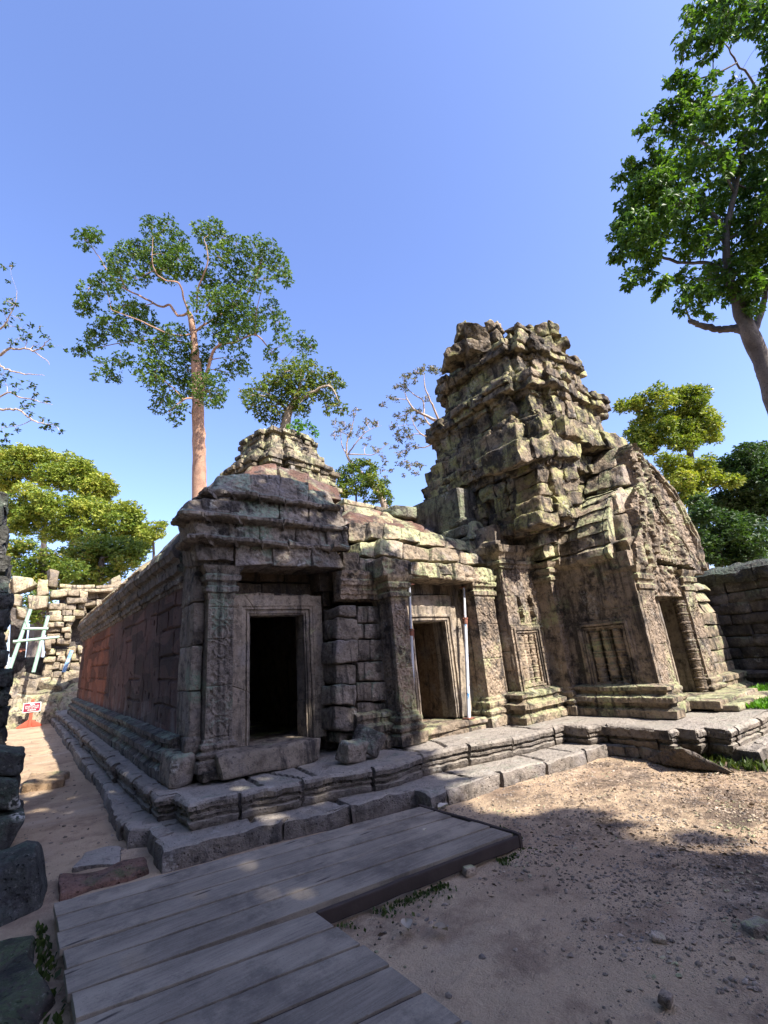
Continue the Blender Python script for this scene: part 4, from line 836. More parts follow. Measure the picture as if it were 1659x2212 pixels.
# ================================================================ OTHER MASONRY
enc = thing('enclosure_wall', 'shaded dark stone wall with a mossy coping at the right side of the yard', 'wall', (14, 4, 0))
XE = 13.6; C = []
zt0 = PX(1600, 1219, XE)[2] - .36; n = 9; hh = (zt0 - .5) / n
for k in range(n): course(C, (XE, 9.0), (XE, .5), .5 + k * hh, .5 + (k + 1) * hh, .6, .45, .95, .03, .0)
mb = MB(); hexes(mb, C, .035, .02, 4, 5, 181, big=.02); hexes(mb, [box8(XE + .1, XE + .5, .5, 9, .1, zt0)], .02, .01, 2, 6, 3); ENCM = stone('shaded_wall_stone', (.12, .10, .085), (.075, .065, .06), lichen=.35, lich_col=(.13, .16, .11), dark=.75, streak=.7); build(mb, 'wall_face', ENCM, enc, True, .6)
mb = MB(); sweep(mb, [(XE, 9.0), (XE, .5)], [(-.6, zt0 - .05), (.06, zt0 - .04), (.14, zt0 + .06), (.16, zt0 + .2), (.05, zt0 + .32), (-.2, zt0 + .42), (-.6, zt0 + .40)], joints=(.6, 1.0), chunk=.03, jd=.04, amp=.04, f=4, step=.05, cs=.06, deco=[(1, 3, .04, .3)], seed=182, rag=.06); build(mb, 'coping', MOSSB, enc, True, .6)
mb = MB(); sweep(mb, [(XE, 9.0), (XE, .5)], bmould(-.05, .75, .35), joints=(.6, 1.0), chunk=.02, amp=.015, f=6, step=.05, cs=.04, seed=183); build(mb, 'base_moulding', ENCM, enc, True, .6)

rt = thing('rear_tower', 'small ruined tower of fine stepped blocks with a tree rooted on its top', 'tower', tuple(PD(603, 990, 16)[:2]) + (0,))
RC = PD(603, 990, 16)[:2]
zb_, zt_ = PD(600, 1112, 16)[2], PD(600, 948, 16)[2]
random.seed(5); C = []
H = zt_ - zb_
yaw = math.radians(12); cr, sr = math.cos(yaw), math.sin(yaw)
sil = [(0, 1.85), (.48, 1.78), (.60, 1.58), (.64, 1.30), (.76, 1.30), (.94, 1.16), (1, 1.08)]
ncs = 17
for k in range(ncs):
    u = (k + .5) / ncs; a = np.interp(u, [s[0] for s in sil], [s[1] for s in sil]) * .76
    wob = .10 if k % 4 == 3 else (-.05 if k % 4 == 1 else 0)
    pts = [(RC[0] + cr * x - sr * y, RC[1] + sr * x + cr * y) for x, y in cross(a + wob, a * .6 + wob, a * 1.18 + wob)]
    for i in range(20): course(C, pts[i], pts[(i + 1) % 20], zb_ + H * k / ncs, zb_ + H * (k + 1) / ncs, .4, .16, .42, .05, .04 + .12 * (u > .85), .02)
mb = MB(); hexes(mb, C, .035, .02, 5, 3, 191, big=.03); build(mb, 'stepped_crown', stone('rear_tower_stone', (.33, .27, .19), (.22, .18, .13), lichen=.85, lich_col=(.38, .40, .20), dark=.85, streak=.55), rt, True, .6)
def rq(x, y): return (RC[0] + cr * x - sr * y, RC[1] + sr * x + cr * y)
mb = MB()
cp = [rq(x, y) for x, y in cross(1.2, .75, 1.35)]; sweep(mb, cp, [(-.7, zb_ - .1), (0, zb_ - .1), (-.05, zb_ + H * .55), (-.42, zt_ - .2), (-.7, zt_ - .18)], closed=True, step=.2, cs=.2, amp=.05, f=2, seed=192)
cp = [rq(x, y) for x, y in [(-1.2, -1.2), (1.2, -1.2), (1.2, 1.2), (-1.2, 1.2)]]; sweep(mb, cp, [(-1.0, -.1), (0, -.1), (0, zb_ + .1), (-1.0, zb_ + .2)], closed=True, step=.3, cs=.3, amp=.05, f=2, seed=193)
build(mb, 'tower_body', SAND, rt, True, .6)

# --- ruined gallery far left behind the path
YR = 25.5
ruin = thing('ruined_gallery', 'roofless sunlit ruin of stacked pale blocks beyond the end of the path', 'ruin', (1.2, YR, .35))
C = []
def wallq(C, x0, y0, x1, y1, Y, dep, nr, lmin=18, lmax=36, jit=.05, miss=0, slant=0.0):
    for k in range(nr):
        ya = y0 + (y1 - y0) * k / nr; yb = y0 + (y1 - y0) * (k + 1) / nr; x = x0 + random.uniform(-3, 3)
        while x < x1 - 4:
            l = random.uniform(lmin, lmax); xe = min(x + l, x1 + random.uniform(-3, 3))
            if x1 - xe < 8: xe = x1 + random.uniform(-3, 3)
            if random.random() >= miss:
                s0 = slant * (y0 - ya); s1 = slant * (y0 - yb)
                C.append(qb([(x + s0, ya + .4), (xe + s0 - .5, ya + .4 + random.uniform(-1, 1)), (xe + s1 - .5, yb - .3), (x + s1, yb - .3 + random.uniform(-1, 1))], Y + random.uniform(-jit, jit), dep))
            x = xe
wallq(C, 108, 1275, 186, 1330, YR - .2, 1.2, 4, 20, 40, .12, .05, .05)
wallq(C, 105, 1330, 160, 1392, YR - .3, 1.2, 5, 22, 40, .12, .0, .12)
wallq(C, 100, 1400, 158, 1480, YR, 1.2, 5, 20, 36, .12, .05, .16)
wallq(C, 128, 1263, 262, 1278, YR + .5, 1.5, 2, 40, 80, .08)
wallq(C, 150, 1395, 185, 1500, YR + .4, 1.2, 6, 18, 30, .15)
wallq(C, 150, 1280, 240, 1340, YR + 1.0, 1.2, 4, 24, 44, .15, .1)
C += [qb(q, yy, 1.0) for q, yy in [([(106, 1228), (128, 1233), (125, 1268), (104, 1265)], YR - .1), ([(84, 1250), (104, 1252), (106, 1284), (78, 1286)], YR), ([(28, 1243), (70, 1248), (82, 1262), (30, 1282)], YR - .2), ([(60, 1284), (106, 1286), (104, 1312), (62, 1312)], YR - .3), ([(26, 1284), (50, 1288), (48, 1308), (24, 1306)], YR - .2), ([(34, 1308), (58, 1316), (62, 1336), (38, 1330)], YR - .2), ([(240, 1250), (262, 1242), (266, 1276), (238, 1276)], YR + 1), ([(96, 1380), (114, 1380), (112, 1405), (98, 1405)], YR - .4)]]
wallq(C, -30, 1290, 26, 1500, YR, 1.2, 9, 22, 36, .15, 0, .1)
wallq(C, -40, 1250, 30, 1290, YR + .2, 1.2, 2, 24, 40, .1)
mb = MB(); hexes(mb, C, .06, .04, 3, 5, 201, big=.06); build(mb, 'block_masonry', RUIN, ruin, True, .6)
mb = MB(); hexes(mb, [qb([(24, 1420), (110, 1420), (106, 1500), (16, 1500)], YR + 2.5, .4), qb([(24, 1310), (60, 1312), (56, 1420), (20, 1420)], YR + 2.6, .4)], .05, .05, 3, 5, 202); hexes(mb, [qb([(128, 1290), (215, 1290), (205, 1400), (128, 1400)], YR + 2.3, .4)], .05, .05, 3, 5, 204); hexes(mb, [qb([(100, 1385), (196, 1385), (196, 1530), (96, 1530)], YR + 2.2, .4)], .05, .05, 3, 5, 203); build(mb, 'back_wall', DARKST, ruin, True, .6)

def loose(name, label, cat, corners, m, group=None, r=.05, amp=.03, f=4, n=9, big=.04, seed=0, carve=0.0):
    mb = MB(); C = np.array(corners, float); c0 = C.mean(0); c0[2] = C[:, 2].min(); hexes(mb, [C], r, amp, f, n, seed, big=big, carve=carve)
    o = build(mb, name, m, None, True, .6); o.data.transform(Matrix.Translation(-Vector(c0))); o.location = c0
    return tag(o, label, cat, group)
def rotbox(c, dims, rz=0, rx=0, ry=0, taper=0.0):
    R = np.array(Euler((rx, ry, rz)).to_matrix()); out = []
    for i in range(8):
        p = np.array([(1 if i & 1 else -1) * dims[0] / 2, (1 if i & 2 else -1) * dims[1] / 2, (1 if i & 4 else -1) * dims[2] / 2])
        if i & 4: p[:2] *= 1 - taper
        out.append(R @ p + np.array(c))
    return out
# --- rubble heap behind the sign
random.seed(12)
RUBM = stone('rubble_stone', (.36, .30, .22), (.24, .195, .145), lichen=.6, lich_col=(.42, .44, .22), dark=.7, streak=.2, carve=.4)
RUB = [(8, 1500, 46), (30, 1480, 34), (58, 1478, 40), (88, 1476, 38), (120, 1484, 46), (150, 1470, 40), (16, 1530, 44), (44, 1512, 36), (76, 1508, 40), (118, 1510, 60), (28, 1556, 48), (12, 1575, 40), (50, 1548, 36), (104, 1536, 38), (138, 1526, 40), (96, 1520, 34), (108, 1555, 36), (150, 1500, 40), (50, 1490, 36), (165, 1535, 40)]
for i, (x, y, s) in enumerate(RUB):
    Yr = 25.3 + .7 - (y - 1470) / 110 * 1.4; c = PY(x, y, Yr); d = s / 1000 * 24
    lab = ['tumbled pale sandstone block in the rubble heap behind the red sign', None][0]
    if i == 9: lab = 'long flat sunlit block lying across the rubble right of the red sign'
    o = loose('rubble_block', lab, 'stone block', rotbox(c, (d * random.uniform(.9, 1.2), d * random.uniform(.7, 1.0), d * random.uniform(.55, .8)), random.uniform(-.6, .6), random.uniform(-.35, .35), random.uniform(-.35, .35)) if i != 9 else rotbox(c, (2.0, 1.0, .6), .1, .1, -.05), RUBM, 'tumbled blocks of the rubble heap', .03, .04, 3, 9, .06, 300 + i, .012)
# --- dark ruined corner at the very left edge
lc = thing('ruined_corner', 'tall dark corner of mossy courses cut off by the left picture edge', 'ruin', (-.4, 9, 0))
C = []
for k in range(17):
    z0 = .18 + k * .27; yk = np.interp(k, [0, 17], [1600, 1090]); xe = PY(np.interp(k, [0, 3, 6, 9, 13, 17], [30, 20, 20, 18, 12, -4]), yk, 9.0)[0] + random.uniform(-.05, .05)
    course(C, (xe - 1.6, 9.0), (xe, 9.0), z0, z0 + .27, .9, 1.7, 2.2, .03)
mb = MB(); hexes(mb, C, .025, .035, 5, 10, 211, big=.05, carve=.025); build(mb, 'block_masonry', MOSSB, lc, True, .6)
# --- stones beside the path, near left
def pxbox(tl, tr, br, bl, Y, dep): return qb([tl, tr, br, bl], Y, dep)
loose('mossy_block', 'dark green-crusted block on top of another at the left edge of the path', 'stone block', pxbox((-60, 1612), (60, 1624), (48, 1680), (-60, 1676), 7.3, .9), MOSSB, 'mossy blocks left of the path', .05, .03, 4, 10, .04, 221)
loose('mossy_block', 'lower mossy block supporting a darker one beside the sandy path', 'stone block', pxbox((-60, 1678), (46, 1682), (44, 1756), (-60, 1760), 7.25, .9), MOSSB, 'mossy blocks left of the path', .05, .03, 4, 10, .04, 222)
loose('mossy_block', 'lowest blackened block under the mossy pair at the left edge', 'stone block', [[x, y, max(z, -.05)] for x, y, z in pxbox((-60, 1758), (52, 1760), (28, 1850), (-60, 1850), 7.2, .9)], MOSSB, 'mossy blocks left of the path', .06, .04, 4, 10, .05, 223)
b0 = PZ(108, 1962, .0)
loose('boulder', 'big near-black boulder with one white lichen spot beside the boardwalk corner', 'boulder', hex8([(-1.3, b0[1] - .1, -.05), (b0[0] - .05, b0[1], -.05), (b0[0] - .02, b0[1] + .75, -.05), (-1.3, b0[1] + .8, -.05)], [(-1.2, b0[1] + .10, .42), (b0[0] - .13, b0[1] + .16, .40), (b0[0] - .08, b0[1] + .62, .36), (-1.2, b0[1] + .7, .44)]), MOSSB, None, .08, .05, 3, 14, .06, 225)
loose('laterite_footing', 'low dark pitted laterite footing along the left edge of the boardwalk', 'stone footing', hex8([(-2, 1.2, -.1), (.37, 1.2, -.1), (.37, 5.1, -.1), (-2, 5.1, -.1)], [(-2, 1.2, .18), (.30, 1.2, .07), (.31, 5.0, .07), (-2, 5.0, .22)]), stone('black_laterite', (.085, .07, .055), (.05, .042, .036), lichen=.5, lich_col=(.09, .12, .06), dark=.6, streak=0, pits=1.4, white=.3), None, .07, .05, 3.5, 26, .05, 226)
p = [PZ(160, 1850, .04), PZ(215, 1832, .04), PZ(262, 1826, .04), PZ(258, 1860, .04), PZ(160, 1880, .04)]
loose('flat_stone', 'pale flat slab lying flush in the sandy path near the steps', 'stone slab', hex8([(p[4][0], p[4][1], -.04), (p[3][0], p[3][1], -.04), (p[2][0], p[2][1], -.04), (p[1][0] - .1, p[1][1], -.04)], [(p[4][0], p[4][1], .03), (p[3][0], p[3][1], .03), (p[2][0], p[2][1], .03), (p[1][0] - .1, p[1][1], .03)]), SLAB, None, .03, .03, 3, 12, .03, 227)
p = [PZ(118, 1925, .08), PZ(318, 1868, .08), PZ(305, 1842, .08), PZ(120, 1890, .08)]
loose('laterite_slab', 'reddish pitted laterite slab between the boulder and the stone steps', 'stone slab', hex8([(a[0], a[1], -.05) for a in p], [(a[0], a[1], .07) for a in p]), stone('red_laterite', (.27, .15, .11), (.19, .11, .085), lichen=.3, lich_col=(.12, .16, .06), dark=.35, streak=0, pits=1.4, white=0), None, .04, .03, 4, 14, .03, 228)
p = [PZ(50, 1706, .14), PZ(142, 1690, .14), PZ(150, 1668, .14), PZ(60, 1672, .14)]
loose('path_step', 'low earthy stone step crossing the sandy path, lit by the sun', 'stone step', hex8([(a[0], a[1], -.05) for a in p], [(a[0], a[1], .16) for a in p]), stone('earthy_stone', (.42, .30, .18), (.32, .22, .14), lichen=0, dark=.2, streak=0, white=0), None, .07, .05, 3, 12, .06, 229)
# --- fallen stones at the foot of the broken pilaster
loose('fallen_block', 'pale rounded fallen stone lying on the plinth under the broken pilaster', 'stone block', rotbox(PZ(762, 1622, .57), (.42, .24, .26), .25, .15, .12), GREYC, None, .11, .02, 6, 12, .02, 231, .008)
loose('fallen_block', 'dark angular stone leaning beside the pale fallen stone at the broken pilaster', 'stone block', rotbox(PZ(795, 1600, .64), (.20, .42, .34), .5, .35, .5), DARKST, None, .05, .03, 4, 12, .04, 232)
# --- triangular carved slab in front of the terrace
tA, tB, tC = PZ(1436, 1655, .02), PZ(1592, 1672, .02), PZ(1476, 1612, .35)
tB2 = PZ(1560, 1668, .03)
mbk = [tA, tB, [tB[0] + .30, tB[1] + .28, .0], [tA[0] + .34, tA[1] + .30, .02]]
tp = PZ(1472, 1616, .30)
loose('carved_slab', 'flat triangular carved slab with two holes leaning on the terrace edge', 'stone slab', hex8([tA, tB, [tB[0] + .2, tB[1] + .35, .0], [tA[0] + .25, tA[1] + .4, .02]], [tp, [tp[0] + .14, tp[1] - .02, tp[2] - .04], [tp[0] + .25, tp[1] + .12, tp[2] - .03], [tp[0] + .06, tp[1] + .14, tp[2] - .02]]), stone('dull_carved_slab', (.22, .18, .15), (.16, .135, .12), lichen=.3, dark=.4, streak=0, carve=.9), None, .02, .012, 6, 16, .015, 233, .006)

# ================================================================ STEEL PROPS AND SCAFFOLD
def cyl(mb, a, b, r, sides=12, tint=.5, k=6):
    a = np.array(a); b = np.array(b); tube(mb, [a + (b - a) * t for t in np.linspace(0, 1, k)], r, sides, tint)
def prop(label, foot, head, split, par_m=PROPM):
    t = thing('steel_prop', label, 'steel prop', tuple(foot), 'adjustable steel props at the middle doorway')
    foot = np.array(foot); head = np.array(head); mid = foot + (head - foot) * split; d = (head - foot) / np.linalg.norm(head - foot)
    mb = MB(); hexes(mb, [rotbox(foot + [0, 0, .012], (.16, .16, .02))], .003, 0, 4, 4, 1); build(mb, 'base_plate', RUSTM, t, True, .6)
    mb = MB(); cyl(mb, foot + d * .02, mid, .034); build(mb, 'outer_tube', par_m, t, True, .9)
    mb = MB(); cyl(mb, mid - d * .02, head, .025); build(mb, 'inner_tube', par_m, t, True, .9)
    mb = MB(); cyl(mb, mid - d * .05, mid + d * .03, .046); cyl(mb, mid + d * .04, mid + d * .065, .056)
    s = np.array([1, .3, 0]) / 1.044; cyl(mb, mid + d * .05 - s * .10, mid + d * .05 + s * .10, .009); cyl(mb, mid + d * .10 - s * .05, mid + d * .10 + s * .06, .008); cyl(mb, mid + d * .05 + s * .09, mid + s * .075 - d * .12, .009)
    build(mb, 'collar', RUSTM, t, True, .9)
    mb = MB(); hexes(mb, [rotbox(head + [0, 0, -.008], (.13, .13, .016))], .003, 0, 4, 4, 1); build(mb, 'head_plate', RUSTM, t, True, .6)
f1 = PY(894, 1556, 6.20); h1 = PY(884, 1262, 6.20); prop('left steel prop with blue paint chips, against the carved pilaster of the middle doorway', f1, h1, .62)
f2 = PY(1013, 1553, 6.16); h2 = PY(1002, 1268, 6.16); prop('right steel prop with a rusty screw collar at the far jamb of the middle doorway', f2, h2, .72)
sf = thing('scaffold_frame', 'pale green welded scaffold frame shoring the far ruin', 'scaffold', tuple(PY(40, 1480, 24.4)))
def pc(mb, a, b, Ya, r): cyl(mb, PY(*a, Ya), PY(*b, Ya), r, 10)
for a, b in [((66, 1316), (10, 1476)), ((104, 1330), (72, 1452))]:
    mb = MB(); pc(mb, a, b, 24.0, .07); build(mb, 'upright', SCAFM, sf, True, .9)
for a, b in [((28, 1386), (128, 1376)), ((50, 1358), (104, 1358)), ((56, 1340), (62, 1358))]:
    mb = MB(); pc(mb, a, b, 23.95, .055); build(mb, 'crossbar', SCAFM, sf, True, .9)
mb = MB(); pc(mb, (28, 1402), (56, 1404), 24.3, .05); pc(mb, (34, 1398), (46, 1408), 24.3, .05); build(mb, 'clamp', RUSTM, sf, True, .9)
mb = MB(); pc(mb, (157 * .2 + 124, 1340 + 65), (137, 1452), 24.5, .075)
tag(build(mb, 'steel_tube', BLUEM, None, True, .9), 'bright blue leaning steel tube shoring the pier of the far ruin', 'steel tube')

# ================================================================ SIGN
sg0 = PZ(67, 1571, .33); sg = thing('direction_sign', 'small maroon sign with white lettering and arrow on a red stand', 'sign', tuple(sg0))
Ysg = sg0[1]; sTL, sTR, sBR, sBL = PY(83 * 0 + 52.5, 1518.5, Ysg), PY(88, 1516, Ysg), PY(88, 1537, Ysg), PY(52.5, 1541, Ysg)
scx = (sTL[0] + sTR[0]) / 2; scz = (sTL[2] + sBR[2]) / 2; sw, sh = abs(sTR[0] - sTL[0]) + .05, abs(sTL[2] - sBL[2]) * .92
mb = MB(); hexes(mb, [box8(scx - sw / 2, scx + sw / 2, Ysg - .03, Ysg, scz - sh / 2, scz + sh / 2)], .01, 0, 4, 4, 1); bdo = build(mb, 'board', SIGNW, sg, True, .6)
mb = MB(); e = sw * .045; hexes(mb, [box8(scx - sw / 2 + e, scx + sw / 2 - e, Ysg - .036, Ysg - .02, scz - sh / 2 + e, scz + sh / 2 - e)], .004, 0, 4, 4, 1); build(mb, 'panel', SIGNR, sg, True, .6)
mb = MB(); ay = scz + sh * .30; V = [(-.14, 0), (-.03, .07), (-.03, .03), (.14, .03), (.14, -.03), (-.03, -.03), (-.03, -.07)]
mb.add([(scx + x * sw, Ysg - .042, ay + z * sh * 1.5) for x, z in V], [[[0, 1, 6]], [[2, 3, 4, 5]]]); build(mb, 'arrow', SIGNW, sg)
for txt, dz, size in [('ផ្លូវទស្សនា', .06, .19), ('WAY OF VISIT', -.13, .155), ('參觀路線', -.34, .16)]:
    cu = bpy.data.curves.new('lettering', 'FONT'); cu.body = txt; cu.align_x = 'CENTER'; cu.size = size * sh * 1.25; cu.extrude = .004; cu.materials.append(SIGNW)
    tmp = bpy.data.objects.new('tmp', cu); COL.objects.link(tmp); bpy.context.view_layer.update(); tm_ = bpy.data.meshes.new_from_object(tmp.evaluated_get(bpy.context.evaluated_depsgraph_get())); bpy.data.objects.remove(tmp)
    to = bpy.data.objects.new('lettering', tm_); COL.objects.link(to); to.parent = sg; to.matrix_parent_inverse = Matrix.Translation(-sg.location)
    to.location = (scx, Ysg - .044, scz + dz * sh); to.rotation_euler = (math.pi / 2, 0, 0)
mb = MB(); hexes(mb, [box8(scx - .055, scx + .055, Ysg + .005, Ysg + .10, sg0[2], scz + sh / 2 + .12)], .01, .004, 4, 5, 1); build(mb, 'post', POSTR, sg, True, .6)
for s in (-1, 1):
    mb = MB(); b = sg0[2]; y0, y1 = Ysg + .02, Ysg + .08; x0 = scx + s * .06; x1 = scx + s * .40
    hexes(mb, [hex8([(min(x0, x1), y0, b), (max(x0, x1), y0, b), (max(x0, x1), y1, b), (min(x0, x1), y1, b)], [(x0 if s > 0 else x1, y0, b + (.28 if s > 0 else .05)), (x1 if s > 0 else x0, y0, b + (.05 if s > 0 else .28)), (x1 if s > 0 else x0, y1, b + (.05 if s > 0 else .28)), (x0 if s > 0 else x1, y1, b + (.28 if s > 0 else .05))])], .01, .005, 4, 5, 2); build(mb, 'foot', POSTR, sg, True, .6)

# ================================================================ BOARDWALK
bw = thing('boardwalk', 'L-shaped boardwalk of wide weathered grey planks leading along the stone steps', 'boardwalk', (2.2, 3.8, 0))
ZD = .12
Lp = [(115, 1950), (118, 1981), (127, 2022), (135.5, 2049), (141, 2095), (149, 2136)]       # plank joints on the left edge
Rp = [(905, 1742), (945, 1753), (985, 1766), (1021, 1777), (1060, 1789), (1105, 1803)]
L3 = [PZ(*q, ZD) for q in Lp]; R3 = [PZ(*q, ZD) for q in Rp]
Lx, Rx = .43, 3.77
lys = np.array([5.22, 4.92, 4.62, 4.33, 4.05, 3.74]); rys = np.array([4.62, 4.37, 4.10, 3.84, 3.58, 3.30])
mb = MB(); C = []; g = .013; random.seed(3)
for i in range(5):
    la, lb, ra, rb = lys[i] - g, lys[i + 1] + g, rys[i] - g, rys[i + 1] + g; dz = random.uniform(-.006, .006); xe = random.uniform(-.012, .012)
    C.append(hex8([(Lx + xe, lb, .075), (Rx + xe, rb, .075), (Rx + xe, ra, .075), (Lx + xe, la, .075)], [(Lx + xe, lb, ZD + dz), (Rx + xe, rb, ZD - dz), (Rx + xe, ra, ZD - dz + .002), (Lx + xe, la, ZD + dz)]))
sl = -.17
ys2 = [3.735]; 
while ys2[-1] > .6: ys2.append(ys2[-1] - .285)
for i in range(len(ys2) - 1):
    a, b = ys2[i] - g, ys2[i + 1] + g; dz = random.uniform(-.006, .006); xr = 1.83 + random.uniform(-.02, .02); xl = .43 + random.uniform(-.012, .012)
    k = -.17 if i > 0 else -.17
    C.append(hex8([(xl, b, .075), (xr, b + k * (xr - xl), .075), (xr, a + k * (xr - xl), .075), (xl, a, .075)], [(xl, b, ZD + dz), (xr, b + k * (xr - xl), ZD - dz * .5), (xr, a + k * (xr - xl), ZD - dz * .5), (xl, a, ZD + dz)]))
hexes(mb, C, .004, .0025, 7, 14, 241); build(mb, 'deck', WOOD, bw, True, .6)
mb = MB(); xj = 1.83
yj = 3.735 - .095 * (xj - .43) / 1
hexes(mb, [hex8([(1.84, 3.46, .02), (3.78, 3.262, .02), (3.78, 3.30, .02), (1.84, 3.50, .02)], [(1.84, 3.455, .115), (3.78, 3.257, .115), (3.78, 3.297, .115), (1.84, 3.497, .115)]), hex8([(3.785, 3.26, -.02), (3.825, 3.26, -.02), (3.825, 4.66, -.02), (3.785, 4.66, -.02)], [(3.785, 3.26, .128), (3.825, 3.26, .128), (3.825, 4.66, .128), (3.785, 4.66, .128)])], .008, .006, 6, 14, 242)
hexes(mb, [box8(.46, .50, .6, 5.1, -.02, .07), box8(1.74, 1.78, .6, 3.4, -.02, .07), hex8([(.46, 3.75, .045), (3.74, 3.34, .045), (3.74, 4.6, .045), (.46, 5.18, .045)], [(.46, 3.75, .106), (3.74, 3.34, .106), (3.74, 4.6, .106), (.46, 5.18, .106)]), hex8([(.46, .6, .045), (1.78, .6, .045), (1.78, 3.46, .045), (.46, 3.70, .045)], [(.46, .6, .106), (1.78, .6, .106), (1.78, 3.46, .106), (.46, 3.70, .106)])], .003, .002, 6, 8, 243); build(mb, 'edge_board_gap_shade', paint('dark_timber_gap_shade', (.055, .042, .038), None, 0, .9), bw, True, .6)  # sheets under the planks put the gap shade in as dark colour

# ================================================================ GRAVEL, LEAVES, WEEDS, GRASS
def pebbles(n, fx, smin, smax, seed):
    r = np.random.default_rng(seed); xy = fx(r, n); n = len(xy)
    ph = (1 + 5 ** .5) / 2; iv = np.array([(-1, ph, 0), (1, ph, 0), (-1, -ph, 0), (1, -ph, 0), (0, -1, ph), (0, 1, ph), (0, -1, -ph), (0, 1, -ph), (ph, 0, -1), (ph, 0, 1), (-ph, 0, -1), (-ph, 0, 1)]) / 1.9
    fc = np.array([(0, 11, 5), (0, 5, 1), (0, 1, 7), (0, 7, 10), (0, 10, 11), (1, 5, 9), (5, 11, 4), (11, 10, 2), (10, 7, 6), (7, 1, 8), (3, 9, 4), (3, 4, 2), (3, 2, 6), (3, 6, 8), (3, 8, 9), (4, 9, 5), (2, 4, 11), (6, 2, 10), (8, 6, 7), (9, 8, 1)])
    s = smin * (smax / smin) ** (r.random(n) ** 3.4); sc3 = s[:, None] * r.uniform(.6, 1.25, (n, 3)) * [1, 1, .6]
    V = iv[None] * sc3[:, None] * r.uniform(.75, 1.25, (n, 12, 1)); a = r.uniform(0, 6.3, n); ca, sa = np.cos(a)[:, None], np.sin(a)[:, None]
    V = np.stack([V[..., 0] * ca - V[..., 1] * sa, V[..., 0] * sa + V[..., 1] * ca, V[..., 2]], -1)
    zg = .020 * fbm(np.c_[xy, xy[:, 0] * 0], .9, 3, 4)[:, 0] + .006 * fbm(np.c_[xy, xy[:, 0] * 0], 6, 2, 5)[:, 0] + gz(xy[:, 0], xy[:, 1])
    V += np.c_[xy, zg + sc3[:, 2] * .3][:, None]
    return V.reshape(-1, 3), (fc[None] + (np.arange(n) * 12)[:, None, None]).reshape(-1, 3), np.repeat(r.random(n), 12)
def yard(r, n):
    x = r.uniform(1.7, 9, n * 3); y = r.uniform(.4, 5.2, n * 3)
    d = fbm(np.c_[x, y, x * 0], .8, 3, 31)[:, 0]; dens = np.clip(.35 + .9 * d + .22 * (x - 2.5 - .2 * y), .04, 1)
    front = np.interp(x, [1.8, 1.9, 3.82, 3.83, 5.5, 7.4, 7.5, 8, 14], [2.0, 3.3, 3.1, 4.6, 4.6, 4.3, 3.4, 2.5, 2.4]); k = (r.random(n * 3) < dens) & (y < front) & (x > 1.83 + .0 * y); return np.c_[x, y][k][:n]
mb = MB(); V, F, T = pebbles(16000, yard, .004, .022, 3); mb.add(V, [F], T)
def damp(r, n):
    a = np.c_[1.9 + 4.6 * r.random(n * 2), .9 + 2.3 * r.random(n * 2)]
    return a[fbm(np.c_[a, a[:, 0] * 0], 1.1, 3, 41)[:, 0] + .22 * (a[:, 0] - 3.2) + .3 * r.random(len(a)) > .25][:n]
V, F, T = pebbles(9000, damp, .004, .020, 6); mb.add(V, [F], T)
V, F, T = pebbles(900, lambda r, n: np.c_[r.uniform(-.6, 1.2, n), 5.8 + 14 * r.random(n) ** 1.5], .006, .03, 4); mb.add(V, [F], T)
tag(build(mb, 'gravel', PEBB, None, True, .9), 'loose gravel strewn over the dirt yard', None, kind='stuff')
for i, (x, y, s, lb) in enumerate([(1066, 1795 + 18, .085, 'grey fist-sized stone at the tip of the boardwalk'), (1010, 1790 + 88, .10, 'dark stone half hidden in weeds below the boardwalk edge'), (1640, 2010, .11, 'long pale stone near the right picture edge'), (1630, 2060, .055, 'tiny pale pebble pair near the lower right edge'), (1420, 2028, .06, 'single pale pebble in the middle of the bare dirt'), (1440, 2158, .06, 'round tan stone at the bottom of the yard')]):
    if i == 3: continue
    c = PZ(x, y, .02); loose('ground_stone', lb, 'stone', rotbox(c, (s * 1.3, s, s * .7), i * 1.3, .2, .1), PEBB, 'single stones on the dirt yard', s * .3, .008, 9, 6, .01, 250 + i)
def leafquads(Bp, D, L, W, rs, droop=0.0):
    n = len(Bp); D = D / np.maximum(np.linalg.norm(D, axis=1, keepdims=True), 1e-9); rv = rs.normal(size=(n, 3)); S = np.cross(D, rv); S /= np.maximum(np.linalg.norm(S, axis=1, keepdims=True), 1e-9)
    Nn = np.cross(S, D); L = L[:, None]; Wd = W[:, None]
    V = np.stack([Bp, Bp + D * L * .5 + S * Wd / 2 + Nn * L * .06, Bp + D * L - [0, 0, 1] * L * droop, Bp + D * L * .5 - S * Wd / 2 + Nn * L * .06], 1)
    return V.reshape(-1, 3), np.arange(n * 4).reshape(n, 4)
